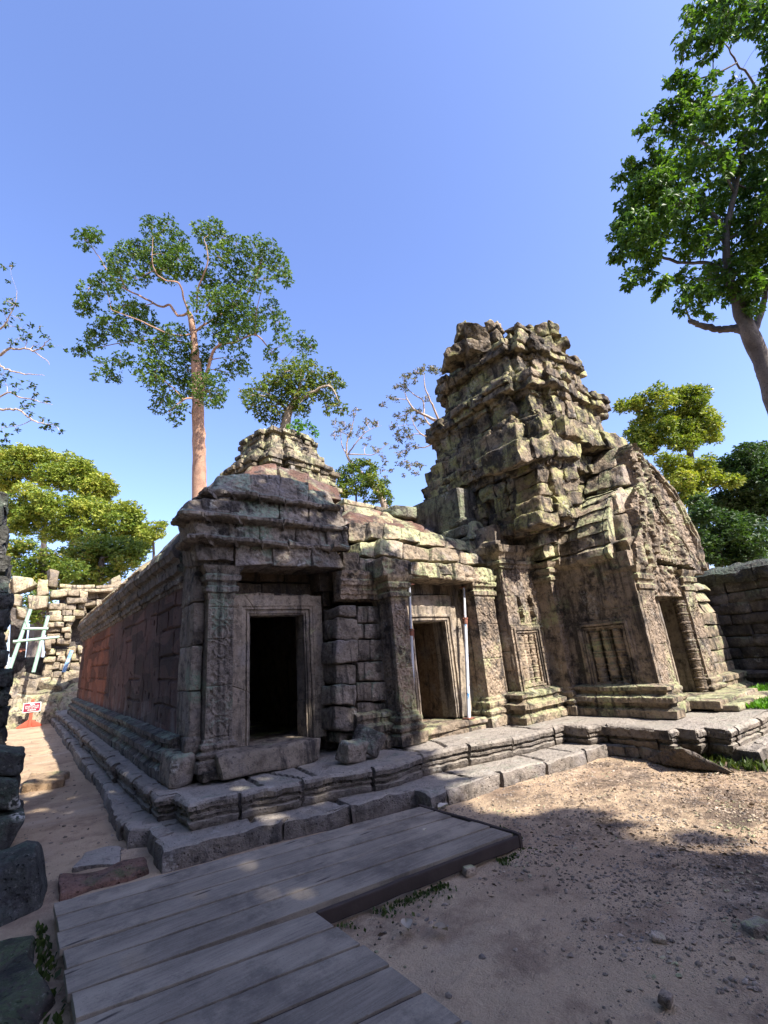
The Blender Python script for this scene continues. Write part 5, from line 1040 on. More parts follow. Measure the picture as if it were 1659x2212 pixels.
# dry fallen leaves: curled little plates
for i, (x, y, s, lb) in enumerate([(958, 1747 + 4, .16, 'large pale dry leaf at the corner of the boardwalk and step'), (1147 - 20, 2000 + 8, .12, 'crumpled pale dry leaf on the dirt beside the boardwalk'), (1250 - 295, 2020, .10, 'small dark curled leaf on the dirt beside the lower boardwalk'), (920, 1798 + 0, .05, 'small pale leaf lying on the upper planks')]):
    c = PZ(*[(958, 1750), (880, 2010), (952, 2016), (918, 1798)][i], [.02, .02, .02, .125][i]); r = np.random.default_rng(i); n = 9
    t = np.linspace(0, 1, n); wd = np.sin(np.pi * t) ** .7 * s * .33; V = []
    for k in range(n): 
        for j in (-1, 0, 1): V.append((c[0] + (t[k] - .5) * s, c[1] + j * wd[k], c[2] + .012 + .028 * (s / .12) * (abs(j) * .8 + .5 * np.sin(3 * t[k])) + r.uniform(0, .008)))
    V = np.array(V); a = i * 1.1; R2 = np.array([[math.cos(a), -math.sin(a), 0], [math.sin(a), math.cos(a), 0], [0, 0, 1]]); V = (V - c) @ R2.T + c
    I = np.arange(n * 3).reshape(n, 3); mb = MB(); mb.add(V, [np.stack([I[:-1, :-1], I[1:, :-1], I[1:, 1:], I[:-1, 1:]], -1).reshape(-1, 4)], [.95, .6, .05, .8][i]); tag(build(mb, 'dry_leaf', DRYL, None, True, 0), lb, 'leaf', 'fallen dry leaves')
def blades(cx, cy, n, spread, hmin, hmax, m, seed, wdt=.012):
    r = np.random.default_rng(seed)
    B = np.c_[r.normal(cx, spread, n) if np.isscalar(cx) else cx + r.normal(0, spread, len(cx)), r.normal(cy, spread, n) if np.isscalar(cy) else cy + r.normal(0, spread, len(cy))]; n = len(B)
    Bp = np.c_[B, .0 + gz(B[:, 0], B[:, 1])]; D = np.c_[r.normal(0, .6, (n, 2)), np.ones(n)]; L = r.uniform(hmin, hmax, n); return leafquads(Bp, D, L, L * .35 + wdt, r) + (np.repeat(r.random(n), 4),)
r = np.random.default_rng(8)
t = r.random(800) ** .9; k = np.where(fbm(np.c_[t * 9, t * 0, t * 0], 1, 2, 3)[:, 0] > -.1, 1, 0).astype(bool); t = t[k]
ex, ey = 1.9 + 1.95 * t, 3.42 - .20 * t - r.exponential(.05, len(t)); mb = MB(); V, F, T = blades(ex, ey, 0, .016, .010, .038, WEED, 5); mb.add(V, [F], T)
t = r.random(300); V, F, T = blades(.36 + 0 * t, 2.4 + 2.7 * t, 0, .03, .02, .07, WEED, 6); mb.add(V, [F], T)
for (x, y, n) in [(1530, 1652, 60), (1555, 1640, 50), (1600, 1655, 70), (1650, 1660, 60), (1080, 1812, 40)]:
    c = PZ(x, y, .02); V, F, T = blades(c[0], c[1], n, .10, .04, .14, WEED, n); mb.add(V, [F], T)
tag(build(mb, 'weeds', WEED), 'low weeds along the edge of the boardwalk', None, kind='stuff')
g0 = PZ(1655, 1515, .44); mb = MB(); r = np.random.default_rng(4); n = 5000
gx_, gy_ = r.uniform(-.9, 2.6, n), r.uniform(-.7, .8, n); k = (gx_ / 1.8) ** 2 * .2 + (gy_ / .75) ** 2 < 1 + .3 * r.normal(size=n); Bp = np.c_[g0[0] + gx_[k], g0[1] + gy_[k], 0 * gx_[k] + .42]; D = np.c_[r.normal(0, .5, (len(Bp), 2)), np.ones(len(Bp))]; L = r.uniform(.05, .14, len(Bp))
V, F = leafquads(Bp, D, L, L * .3 + .015, r); mb.add(V, [F], np.repeat(r.random(len(Bp)), 4)); tag(build(mb, 'grass', GRASS), 'bright green grass patch right of the porch', None, kind='stuff')

# ================================================================ TREES
def crown(mb, centers, radii, wh, per, L, W, rs, flat=1.0, droop=.15, spread=1.0, shell=.35, tone=.0):
    """whorls of leaves through each clump; returns whorl points per clump"""
    pts = []
    for c, R, n in zip(centers, radii, wh):
        d = rs.normal(size=(n, 3)); d /= np.linalg.norm(d, axis=1, keepdims=True); rad = R * (shell + (1 - shell) * rs.random((n, 1)) ** .5)
        q = d * rad * [1, 1, flat]; q[:, 2] += .12 * R * vn3(q * 2 / R + c)[:, 0]; pts.append(np.array(c) + q)
    P = np.concatenate(pts); ct = np.repeat(rs.uniform(-.22, .22, len(centers)), [len(p) for p in pts]); N = len(P)
    B = np.repeat(P, per, 0); D = rs.normal(size=(N * per, 3)) * [1, 1, .55]; D[:, 2] -= droop; Ln = L * rs.uniform(.65, 1.25, N * per)
    V, F = leafquads(B, D, Ln, Ln * W, rs, droop * .5); T = np.clip(np.repeat(rs.normal(.42 + tone, .16, N) + ct, per) + rs.normal(0, .13, N * per), 0, 1)
    mb.add(V, [F], np.repeat(T, 4)); return pts
def tree(name, label, cat, skel, clumps, base, lm, bm, L=.3, W=.5, dens=60, per=5, flat=1.0, group=None, twr=.03, seed=0, twigs=5, droop=.2, jd=.5, shell=.35, tone=.0, crownname='crown', limb=.62):
    """skel: list of (points, radii) in world; clumps: (centre, radius)"""
    rs = np.random.default_rng(seed); t = thing(name, label, cat, tuple(base), group); mt = MB(); nodes = []; nr = []
    for pts, rad in skel:
        sp = smoothline(pts, 5); lim = 1.0 if rad is skel[0][1] else limb; sp[1:-1] += rs.normal(0, .12, sp[1:-1].shape) * (0 if rad is skel[0][1] else min(.15, rad[0])) * .8; rr = lim * np.interp(np.linspace(0, 1, len(sp)), np.linspace(0, 1, len(rad)), rad); tube(mt, sp, rr, 9 if rad[0] > .15 else 6, .5, rad[0] * .10, seed); nodes += list(sp); nr += list(rr)
    nodes = np.array(nodes); nr = np.array(nr); cs = []; rads = []; wh = []
    for c, R in clumps:
        c = np.array(c); d = np.linalg.norm(nodes - c, axis=1) + 1.2 * np.maximum(0, nodes[:, 2] - c[2]); i = d.argmin(); a = nodes[i]; dist = np.linalg.norm(c - a)
        if dist > .15 * R:
            mid = (a + c) / 2 + rs.normal(0, .09 * dist, 3) + [0, 0, .05 * dist]; r0 = min(nr[i] * .7, twr * (1 + .35 * dist)); bp = smoothline([a, mid, c], 4); br = np.linspace(r0, r0 * .4, len(bp)); tube(mt, bp, br, 5, .5); nodes = np.vstack([nodes, bp[2:]]); nr = np.concatenate([nr, br[2:]])
        cs.append(c); rads.append(R); wh.append(max(3, int(dens * R * R * rs.uniform(.7, 1.3))) if dens else 0)
    mc = MB(); pts = crown(mc, cs, rads, wh, per, L, W, rs, flat, droop, shell=shell, tone=tone)
    for c, p in zip(cs, pts):
        for q in p[:twigs]: tube(mt, smoothline([c, (c + q) / 2 + rs.normal(0, .05, 3), q], 3), np.linspace(twr * .5, twr * .2, 7), 4, .5)
    build(mt, 'trunk', bm, t, True, .9); build(mc, crownname, lm, t); return t
def zmap(sx, sy, ox, oy): return lambda x, y: (ox + sx * x, oy + sy * y)
def clz(f, lst, d, s, rs, jit=.6):
    out = []
    for x, y, r in lst:
        R = r * s * d / 1000; dd = d + rs.normal(0, jit) * R * 1.6; out.append((PD(*f(x, y), dd), R))
    return out
# ---- tall tree behind the gallery
f = zmap(.4085, .4085, 101.6, 440.5); D = 34.0; rs = np.random.default_rng(1)
q = lambda x, y, o=0: PD(*f(x, y), D + o)
tb = PD(438, 1398, D); tb[2] = .5
SK = [([tb, q(806, 1560), q(805, 1300), q(798, 1100), q(792, 900), q(780, 750), q(770, 640), q(750, 575)], [.62, .52, .46, .44, .34, .28, .22, .16]),
      ([q(750, 575), q(690, 590, .4), q(650, 535, .6), q(600, 542, 1), q(500, 490, 1.4), q(400, 440, 1.5), q(330, 370, 1.5), q(260, 260, 1.2), q(200, 190, 1)], [.15, .15, .14, .13, .11, .09, .07, .05, .03]),
      ([q(750, 575), q(722, 500, -.4), q(700, 420, -1), q(620, 400, -1.5), q(560, 330, -1.5), q(560, 180, -1.5)], [.14, .12, .10, .08, .06, .03]),
      ([q(778, 680), q(830, 640, .5), q(960, 560, 1), q(1050, 480, 1), q(1110, 380, .6), q(1140, 280, 0)], [.16, .13, .11, .09, .07, .03]),
      ([q(790, 575), q(800, 450, -1), q(850, 300, -1.6), q(830, 180, -1.5)], [.12, .10, .07, .03]),
      ([q(800, 1060), q(850, 880, -.6), q(890, 760, -1), q(1000, 730, -1), q(1100, 690, -.5), q(1180, 770, .2), q(1250, 840, .4)], [.24, .20, .15, .12, .09, .06, .03]),
      ([q(780, 745), q(640, 720, 1.2), q(430, 730, 1.6), q(250, 765, 1.4)], [.12, .10, .07, .03]), ([q(770, 690), q(650, 690, -.6), q(500, 620, -1.6), q(340, 560, -2)], [.12, .10, .07, .03]), ([q(795, 1040), q(745, 1025, -.5), q(690, 1060, -1), q(640, 1100, -1.2)], [.14, .11, .07, .03])]
CL = [(200, 190, 60), (240, 160, 50), (560, 130, 70), (640, 110, 50), (700, 190, 60), (820, 150, 65), (880, 130, 50), (930, 180, 55), (1000, 210, 55), (1100, 230, 75), (1180, 260, 65), (1230, 330, 65), (1260, 390, 45), (430, 260, 65), (360, 310, 65), (480, 240, 55), (600, 260, 95), (700, 300, 95), (640, 350, 75), (540, 340, 75), (780, 340, 60), (900, 270, 75), (980, 300, 65), (1080, 330, 75), (1150, 400, 65), (300, 420, 70), (220, 450, 55), (180, 520, 45), (190, 560, 45), (230, 520, 55), (380, 400, 65), (480, 400, 60), (400, 540, 70), (480, 560, 60), (330, 640, 70), (260, 700, 65), (200, 760, 50), (170, 780, 35), (420, 680, 70), (520, 620, 70), (300, 860, 50), (350, 910, 45), (260, 910, 28), (400, 830, 55), (560, 740, 85), (600, 820, 110), (680, 720, 95), (560, 900, 95), (650, 960, 105), (740, 880, 95), (800, 800, 75), (850, 540, 105), (920, 480, 105), (980, 520, 95), (1040, 600, 95), (1100, 620, 70), (1180, 560, 65), (1230, 620, 55), (1000, 700, 80), (900, 700, 85), (950, 640, 85), (1250, 700, 55), (1330, 720, 55), (1390, 750, 45), (1180, 790, 45), (1000, 830, 70), (950, 890, 55), (1040, 870, 45), (860, 980, 95), (900, 1030, 50), (600, 1060, 60), (680, 1130, 45), (700, 1060, 60), (780, 960, 85), (850, 400, 55), (1000, 400, 60), (1060, 440, 50)]
tree('tall_tree', 'tall slender tree with a bare tan trunk and broad open crown above the gallery roof', 'tree', SK, clz(f, CL, D, .4085, rs), tb, LF_TALL, BARK_T, L=.21, W=.52, dens=105, per=6, group='tall trees', twr=.028, seed=1, twigs=4)
# ---- tall tree cut by the right edge
f = zmap(.3981, .3983, 1253.7, 0); D = 17.0; rs = np.random.default_rng(2); q = lambda x, y, o=0: PD(*f(x, y), D + o)
tb = PD(1800, 1440, D); tb[2] = 0
SK = [([tb, PD(1783, 1314, D), PD(1723, 1035, D), q(1050, 2150), q(985, 1960), q(915, 1800), q(870, 1690), q(840, 1600), q(800, 1480), q(790, 1250), q(850, 1000), q(900, 700)], [.44, .40, .35, .325, .30, .28, .22, .18, .14, .11, .08, .04]),
      ([q(915, 1800), q(850, 1780, .2), q(790, 1785, .4), q(720, 1780, .6), q(640, 1760, .7), q(598, 1738, .7)], [.34, .25, .22, .19, .165, .14]),
      ([q(930, 1820), q(985, 1680, .6), q(1020, 1500, 1), q(1080, 1200, 1.4), q(1050, 800, 1.6), q(950, 470, 1.2), q(850, 340, .8), q(780, 230, .6)], [.22, .18, .15, .12, .09, .07, .05, .03]),
      ([q(815, 1490), q(700, 1425, .6), q(560, 1425, 1.2), q(430, 1390, 1.4), q(300, 1330, 1.4), q(160, 1240, 1.2)], [.14, .12, .10, .08, .05, .02]), ([q(790, 1250), q(640, 1080, 1), q(450, 960, 1.6), q(300, 900, 1.6)], [.16, .13, .09, .03]), ([q(850, 1000), q(700, 800, .8), q(520, 720, 1.2), q(340, 700, 1.2)], [.14, .10, .06, .025]), ([q(1000, 600, 1.4), q(800, 520, .6), q(560, 560, .2)], [.10, .07, .03]), ([q(850, 340, .8), q(680, 420, .4), q(480, 445, .2)], [.06, .05, .02])]
CL = [(600, 60, 50), (580, 100, 35), (700, 60, 70), (800, 60, 90), (900, 100, 110), (1000, 80, 110), (560, 220, 50), (650, 200, 60), (700, 250, 70), (760, 150, 70), (540, 290, 35), (480, 440, 35), (540, 430, 50), (600, 450, 45), (700, 450, 50), (840, 450, 45), (620, 520, 70), (520, 560, 50), (440, 600, 45), (380, 650, 45), (320, 720, 32), (480, 660, 60), (560, 640, 60), (640, 620, 70), (400, 770, 45), (550, 740, 70), (640, 740, 80), (720, 640, 85), (800, 600, 85), (900, 560, 85), (1000, 560, 90), (250, 880, 36), (210, 970, 42), (300, 940, 52), (380, 900, 72), (450, 850, 56), (540, 880, 85), (640, 900, 85), (740, 880, 95), (860, 820, 105), (960, 760, 110), (1020, 900, 100), (320, 1010, 72), (400, 1000, 85), (500, 980, 90), (260, 1110, 64), (340, 1110, 90), (440, 1100, 95), (540, 1090, 95), (200, 1270, 55), (230, 1200, 55), (300, 1230, 90), (400, 1220, 105), (500, 1200, 105), (620, 1150, 105), (720, 1080, 105), (840, 1000, 110), (960, 1020, 110), (180, 1400, 34), (220, 1370, 52), (300, 1340, 76), (380, 1360, 80), (280, 1500, 52), (260, 1540, 36), (350, 1480, 55), (430, 1540, 45), (420, 1600, 26), (460, 1520, 36), (600, 1320, 90), (680, 1300, 90), (760, 1250, 85), (880, 1200, 100), (980, 1200, 100), (560, 1500, 55), (600, 1580, 65), (560, 1650, 45), (640, 1600, 65), (700, 1540, 90), (780, 1600, 65), (740, 1480, 85), (850, 1480, 90), (920, 1540, 80), (980, 1440, 90), (900, 1640, 55), (940, 1680, 45), (620, 1690, 34), (700, 1715, 26), (880, 1380, 85), (980, 1330, 95)]
CL += [(1120 + 90 * (i % 4), 150 + 150 * (i // 4) + 40 * (i % 3), 120) for i in range(36)]
tree('tall_tree', 'huge leafy tree leaning in from the right edge with a bare stub branch', 'tree', SK, clz(f, CL, D, .3981, rs, .8), tb, LF_RIGHT, BARK_G, L=.19, W=.48, dens=250, per=6, group='tall trees', twr=.03, seed=2, twigs=4, droop=.45)
# ---- tree and shrub rooted on the rear tower
f = zmap(.4085, .4085, 101.6, 440.5); D = 16.0; rs = np.random.default_rng(3); q = lambda x, y, o=0: PD(*f(x, y), D + o)
tb = q(1250, 1195)
SK = [([q(1245, 1230), q(1258, 1180), q(1275, 1110), q(1300, 1060), q(1330, 1000), q(1340, 940)], [.22, .18, .15, .12, .08, .04]), ([q(1275, 1110), q(1240, 1060, .3), q(1160, 1020, .5), q(1080, 1010, .4)], [.12, .10, .07, .03]), ([q(1300, 1060), q(1400, 1000, -.3), q(1490, 960, -.4), q(1540, 1040, -.3)], [.12, .09, .06, .03])]
CL = [(1060, 1020, 55), (1110, 980, 60), (1090, 1060, 50), (1160, 1000, 60), (1130, 1100, 45), (1180, 940, 55), (1220, 900, 55), (1240, 980, 75), (1290, 880, 75), (1350, 850, 70), (1330, 930, 85), (1400, 890, 60), (1300, 1010, 70), (1350, 1040, 60), (1200, 1060, 60), (1170, 1130, 45), (1230, 1120, 50), (1400, 980, 60), (1460, 990, 55), (1500, 940, 55), (1540, 950, 40), (1500, 1020, 45), (1540, 1070, 45), (1480, 1080, 35), (1340, 1090, 45), (1420, 930, 45), (1570, 1090, 25), (1500, 900, 35)]
tree('small_tree', 'small spreading tree growing out of the top of the rear tower', 'tree', SK, clz(f, CL, D, .4085, rs), tb, LF_MIX, BARK_P, L=.12, W=.42, dens=360, per=6, twr=.02, seed=3, droop=.3)
CL = [(1290, 1175, 28), (1330, 1165, 32), (1370, 1172, 30), (1400, 1190, 24), (1340, 1185, 26), (1420, 1215, 20)]
tree('shrub', 'bright green shrub sprouting on the rear tower beside the small tree', 'shrub', [([q(1330, 1225), q(1335, 1190)], [.04, .02])], clz(f, CL, D - .8, .4085, rs), q(1330, 1225), GRASS, BARK_G, L=.10, W=.5, dens=520, per=5, twr=.012, seed=4)
# ---- thin trees against the sky behind the roof
f = zmap(.1685, .1685, 731.9, 779.4); D = 27.0; rs = np.random.default_rng(4); q = lambda x, y, o=0: PD(*f(x, y), D + o)
tb = PD(975, 1500, D); tb[2] = .4
SK = [([tb, PD(965, 1200, D), q(1330, 1000), q(1290, 800), q(1230, 760), q(1080, 690), q(960, 620), q(880, 500), q(840, 400)], [.24, .22, .17, .13, .10, .075, .06, .04, .015]), ([q(1290, 800), q(1180, 830, .4), q(1090, 700, .6), q(1085, 520, .8), q(960, 430, .6), q(840, 310, .4), q(850, 200, .4)], [.12, .10, .08, .07, .06, .04, .02]), ([q(1290, 800), q(1200, 560, -.5), q(1110, 370, -.6), q(1090, 180, -.6)], [.12, .1, .07, .02]), ([q(1330, 1000), q(1090, 960, -.4), q(980, 850, -.6), q(930, 720, -.6)], [.1, .08, .05, .02]), ([q(1330, 1000), q(1100, 1110, .3), q(950, 1100, .5), q(800, 1180, .5)], [.08, .06, .04, .02])]
CL = [(850, 200, 45), (900, 180, 40), (740, 320, 35), (720, 350, 25), (660, 470, 40), (560, 570, 45), (740, 500, 35), (850, 330, 55), (1000, 150, 50), (1080, 110, 50), (1200, 90, 50), (1240, 130, 45), (1330, 130, 45), (980, 240, 40), (880, 650, 50), (760, 720, 55), (700, 840, 45), (850, 760, 50), (960, 750, 45), (740, 930, 50), (860, 900, 55), (900, 980, 55), (780, 1020, 50), (900, 1080, 45), (710, 1120, 40), (760, 1200, 45), (860, 1170, 45), (980, 1100, 40), (780, 1320, 40), (860, 1290, 40), (900, 1350, 45), (1000, 1320, 40), (980, 1440, 45), (1060, 1340, 40), (1020, 640, 45), (1060, 780, 45), (840, 1470, 25), (1120, 480, 40)]
tree('thin_tree', 'sparse pale-limbed tree showing left of the big tower', 'tree', SK, clz(f, [(x, y, r_ * 1.35) for x, y, r_ in CL], D, .1685, rs), tb, LF_BARE, BARK_P, L=.14, W=.5, dens=190, per=4, group='sparse trees against the sky', twr=.034, seed=5, twigs=14, shell=.1)
D = 25.0; tb = PD(838, 1440, D); tb[2] = .4
SK = [([tb, PD(832, 1150, D), q(580, 1850), q(500, 1700), q(450, 1620), q(300, 1450), q(150, 1290), q(100, 1200)], [.24, .23, .20, .17, .15, .11, .08, .06]), ([q(100, 1200), q(110, 1020), q(160, 880), q(200, 720), q(230, 600)], [.08, .07, .05, .03, .01]), ([q(100, 1200), q(40, 1080, .4), q(20, 900, .4)], [.07, .05, .02]), ([q(100, 1200), q(300, 1200, -.3), q(450, 1200, -.4), q(620, 1060, -.4)], [.07, .05, .04, .015]), ([q(120, 1190), q(200, 1080, -.2), q(280, 980, -.2), q(400, 880, -.2), q(550, 830, -.2)], [.07, .06, .05, .03, .01])]
CLb = [(200, 680, 45), (240, 620, 35), (350, 780, 50), (450, 800, 45), (500, 800, 40), (130, 850, 50), (60, 800, 45), (300, 870, 50), (400, 990, 35), (350, 1080, 40), (500, 1150, 40), (600, 1070, 30), (440, 1120, 35), (150, 960, 50), (560, 1230, 40), (600, 1300, 40), (560, 1400, 40), (680, 1400, 35), (20, 900, 50), (-60, 950, 50), (-40, 800, 45), (250, 960, 45), (600, 1490, 35)]
tree('thin_tree', 'leaning sparse tree with a pale trunk behind the low roof', 'tree', SK, clz(f, [(x, y, r_ * 1.35) for x, y, r_ in CLb], D, .1685, rs), tb, LF_BARE, BARK_P, L=.12, W=.5, dens=170, per=4, group='sparse trees against the sky', twr=.034, seed=6, twigs=14, shell=.1)
CLg = [(220, 1330, 75), (280, 1310, 55), (180, 1380, 65), (380, 1540, 85), (420, 1420, 60), (260, 1560, 95), (100, 1500, 85), (40, 1430, 75), (130, 1640, 85), (540, 1590, 55), (300, 1670, 65), (420, 1790, 45), (320, 1810, 35), (620, 1830, 40), (330, 1440, 60), (-40, 1560, 80), (60, 1700, 70)]
tree('small_tree', 'bushy olive-green tree between the leaning trunk and the rear tower', 'tree', [([PD(770, 1440, D - 1) * [1, 1, 0] + [0, 0, .4], PD(772, 1200, D - 1), q(220, 1700, -1), q(200, 1500, -1)], [.07, .06, .05, .03])], clz(f, [(x, y, r_ * 1.2) for x, y, r_ in CLg + [(450, 1500, 70), (520, 1650, 70), (600, 1700, 60), (480, 1750, 60), (350, 1300, 50), (450, 1350, 50), (600, 1560, 50), (660, 1780, 40)]], D - 1, .1685, rs), PD(770, 1440, D - 1) * [1, 1, 0], LF_MIX, BARK_G, L=.17, W=.42, dens=420, per=5, twr=.012, seed=7, droop=.3)
# ---- thin boughs entering from the left edge
f = zmap(.2145, .2145, 0, 542); D = 19.0; rs = np.random.default_rng(6); q = lambda x, y, o=0: PD(*f(x, y), D + o)
tb = PD(-190, 1560, D); tb[2] = .2
SK = [([tb, PD(-170, 1200, D), PD(-120, 900, D), PD(-90, 700, D), PD(-60, 560, D)], [.36, .32, .24, .16, .06]), ([PD(-120, 880, D), q(-300, 1150), q(0, 1045), q(75, 990), q(160, 985), q(270, 985), q(340, 1005), q(400, 985), q(460, 930), q(510, 880)], [.14, .12, .09, .08, .07, .06, .05, .04, .03, .015]), ([q(340, 1010), q(420, 1070), q(480, 1110), q(500, 1150)], [.035, .03, .02, .01]), ([PD(-150, 1050, D), q(-250, 1600), q(0, 1600), q(100, 1595), q(200, 1610), q(300, 1680), q(370, 1720), q(460, 1750), q(540, 1755), q(610, 1815)], [.14, .11, .08, .07, .06, .05, .045, .035, .025, .012]), ([PD(-130, 950, D), q(-150, 1100), q(0, 1155), q(60, 1190), q(200, 1230), q(330, 1245), q(450, 1255)], [.12, .1, .06, .055, .045, .03, .012]), ([PD(-140, 1000, D), q(0, 1470), q(200, 1475), q(330, 1495), q(400, 1520), q(530, 1550)], [.1, .06, .045, .035, .025, .012]), ([PD(-100, 760, D), q(0, 780), q(80, 680), q(160, 520), q(170, 400)], [.1, .06, .04, .025, .01])]
CL = [(60, 510, 50), (130, 490, 45), (40, 620, 55), (100, 590, 45), (170, 560, 38), (200, 680, 55), (80, 730, 65), (220, 780, 58), (320, 750, 36), (400, 770, 38), (300, 830, 65), (180, 880, 65), (110, 920, 38), (250, 900, 46), (470, 870, 36), (520, 960, 26), (660, 990, 24), (380, 950, 48), (20, 1240, 65), (60, 1340, 65), (150, 1390, 55), (180, 1340, 45), (300, 1340, 45), (340, 1370, 28), (250, 1550, 58), (330, 1540, 38), (480, 1500, 38), (360, 1440, 28), (440, 1700, 28), (500, 1740, 28), (450, 1780, 20), (510, 1790, 24), (570, 1750, 20), (620, 1810, 20), (310, 1650, 24), (20, 1780, 45), (60, 1880, 55), (30, 1920, 60), (100, 1960, 48), (130, 1740, 14), (170, 1800, 14), (120, 145, 26), (80, 300, 22), (30, 150, 25)]
tree('thin_tree', 'open-branched tree reaching in from the left edge with small leaf tufts', 'tree', SK, clz(f, CL, D, .2145, rs, .4), tb, LF_DARK, BARK_P, L=.15, W=.5, dens=85, per=5, group='sparse trees against the sky', twr=.012, seed=8, twigs=4, shell=.15)
# ---- broad yellow-green trees on the left
f = zmap(.286, .286, 0, 847); rs = np.random.default_rng(7)
def mass(name, label, cl, D, tpx, lm, seed, L=.34, W=.5, dens=34, flat=.8, group='broad trees beyond the ruin', bmk=BARK_G, s=.286, ff=None, per=5, tone=0.0, tr=.4, droop=.1, grow=1.0):
    g = ff or f; rs = np.random.default_rng(seed); tb = PD(*g(*tpx[0]), D); tb[2] = .4
    sk = [([tb] + [PD(*g(*p), D) for p in tpx[1:]], list(np.linspace(tr, tr * .4, len(tpx))))]
    cl = [(x, y, r * 1.12 * grow) for x, y, r in cl] + [(x + rs.normal(0, .45) * r, y + abs(rs.normal(0, .4)) * r, r * .8) for x, y, r in cl]
    return tree(name, label, 'tree', sk, clz(g, cl, D, s, rs, .5), tb, lm, bmk, L=L, W=W, dens=dens, per=per, flat=flat, group=group, twr=.05, seed=seed, twigs=2, droop=droop, tone=tone)
A = [(-60, 500, 90), (60, 470, 80), (180, 460, 80), (300, 470, 72), (400, 520, 82), (540, 512, 72), (620, 570, 82), (680, 640, 82), (760, 680, 82), (820, 735, 70), (120, 560, 90), (250, 570, 100), (380, 620, 100), (500, 620, 100), (600, 690, 90), (700, 740, 85), (780, 785, 60), (40, 640, 90), (60, 720, 60), (-60, 640, 90), (500, 700, 60), (650, 800, 40)]
mass('broad_tree', 'highest rounded golden-green tree on the left, with a layered feathery crown', A, 52, [(300, 1500), (330, 1150), (340, 900)], LF_GOLD, 31, L=.30, W=.5, dens=130)
A = [(200, 740, 80), (330, 790, 85), (80, 830, 80), (150, 900, 95), (270, 880, 95), (400, 880, 95), (520, 850, 90), (640, 850, 90), (740, 880, 80), (560, 960, 90), (680, 970, 90), (800, 950, 80), (900, 880, 75), (980, 880, 72), (1030, 930, 62), (900, 980, 90), (1000, 1010, 75), (100, 980, 90), (220, 1000, 95), (350, 1000, 90), (460, 1040, 85), (620, 1060, 85), (760, 1060, 90), (880, 1080, 90), (1000, 1100, 85), (1090, 1130, 55)]
mass('broad_tree', 'wide sunlit yellow-green tree below the highest crown on the left', A, 47, [(500, 1500), (520, 1250), (600, 1100)], LF_GOLD, 32, L=.28, W=.5, dens=140, tone=-.06)
A = [(700, 1160, 85), (820, 1180, 85), (940, 1180, 85), (1050, 1190, 60), (600, 1230, 85), (720, 1280, 85), (840, 1290, 85), (950, 1280, 70), (1030, 1250, 50), (660, 1380, 85), (780, 1390, 70), (880, 1370, 55), (540, 1420, 55), (640, 1440, 55), (480, 1240, 60)]
mass('broad_tree', 'green tree close above the ruin, left of the gallery roof', A, 40, [(760, 1600), (760, 1400), (770, 1250)], LF_MIX, 33, grow=1.3, L=.24, W=.5, dens=170, tone=.1)
A = [(180, 1340, 75), (300, 1320, 85), (420, 1330, 85), (540, 1340, 75), (100, 1180, 60), (200, 1150, 55), (60, 1290, 70), (330, 1230, 50), (-40, 1200, 80), (420, 1430, 60), (250, 1420, 70), (300, 1560, 80), (340, 1680, 80), (200, 1650, 70)]
mass('broad_tree', 'dark green tree directly behind the ruin and its scaffold', A, 36, [(320, 1700), (325, 1500), (335, 1150)], LF_MIX, 34, grow=1.35, L=.24, W=.45, dens=170, tone=.15)
A = [(1130, 1015, 45), (1200, 1005, 40), (1160, 1070, 60), (1230, 990, 25), (1110, 1090, 60), (1080, 1050, 50)]
mass('broad_tree', 'small bright tree top peeping over the dark gallery roof', A, 44, [(1160, 1700), (1160, 1300), (1150, 1100)], LF_GOLD, 35, L=.25, W=.5, dens=150, tr=.2)
# ---- trees on the right behind the porch
f2 = zmap(.337, .337, 1287.6, 813.3)
A = [(170, 190, 45), (250, 170, 55), (300, 150, 55), (390, 90, 55), (440, 140, 65), (520, 120, 55), (600, 110, 65), (680, 110, 55), (560, 190, 65), (640, 220, 75), (700, 270, 75), (740, 310, 62), (560, 290, 85), (480, 300, 75), (400, 260, 85), (330, 250, 62), (280, 320, 62), (240, 370, 55), (330, 390, 75), (420, 360, 75), (600, 370, 85), (520, 380, 80), (700, 380, 62), (760, 390, 45), (270, 430, 60), (360, 450, 50)]
mass('yellow_tree', 'yellow-topped tree with dark forked trunk rising behind the porch gable', A, 30, [(640, 1700), (620, 900), (606, 570), (598, 430), (590, 300)], LF_GOLD, 41, L=.22, W=.42, dens=260, flat=.85, group='trees behind the porch', bmk=BARK_D, s=.337, ff=f2, tr=.32, tone=-.12)
A = [(440, 530, 55), (520, 560, 75), (600, 600, 75), (680, 610, 75), (760, 640, 65), (850, 670, 55), (700, 540, 55), (560, 660, 75), (640, 700, 75), (460, 620, 55), (540, 720, 65), (900, 660, 40), (600, 780, 60)]
mass('yellow_tree', 'lower golden tree squeezed between the porch gable and the dark trees', A, 27, [(690, 1600), (685, 1000), (700, 760)], LF_GOLD, 42, L=.2, W=.42, dens=300, flat=.8, group='trees behind the porch', bmk=BARK_D, s=.337, ff=f2, tr=.26, tone=-.02)
A = [(900, 550, 85), (980, 490, 80), (1050, 470, 60), (820, 560, 55), (1000, 600, 100), (1080, 560, 80), (920, 660, 100), (1050, 700, 100), (1150, 620, 100), (800, 800, 95), (900, 800, 105), (1000, 820, 105), (1090, 880, 100), (1180, 800, 110)]
mass('dark_tree', 'tall dark green tree at the right edge above the shaded wall', A, 29, [(960, 1700), (950, 1100), (960, 800)], LF_DARK, 43, L=.22, W=.45, dens=260, flat=.75, group='trees behind the porch', bmk=BARK_D, s=.337, ff=f2, tr=.3)
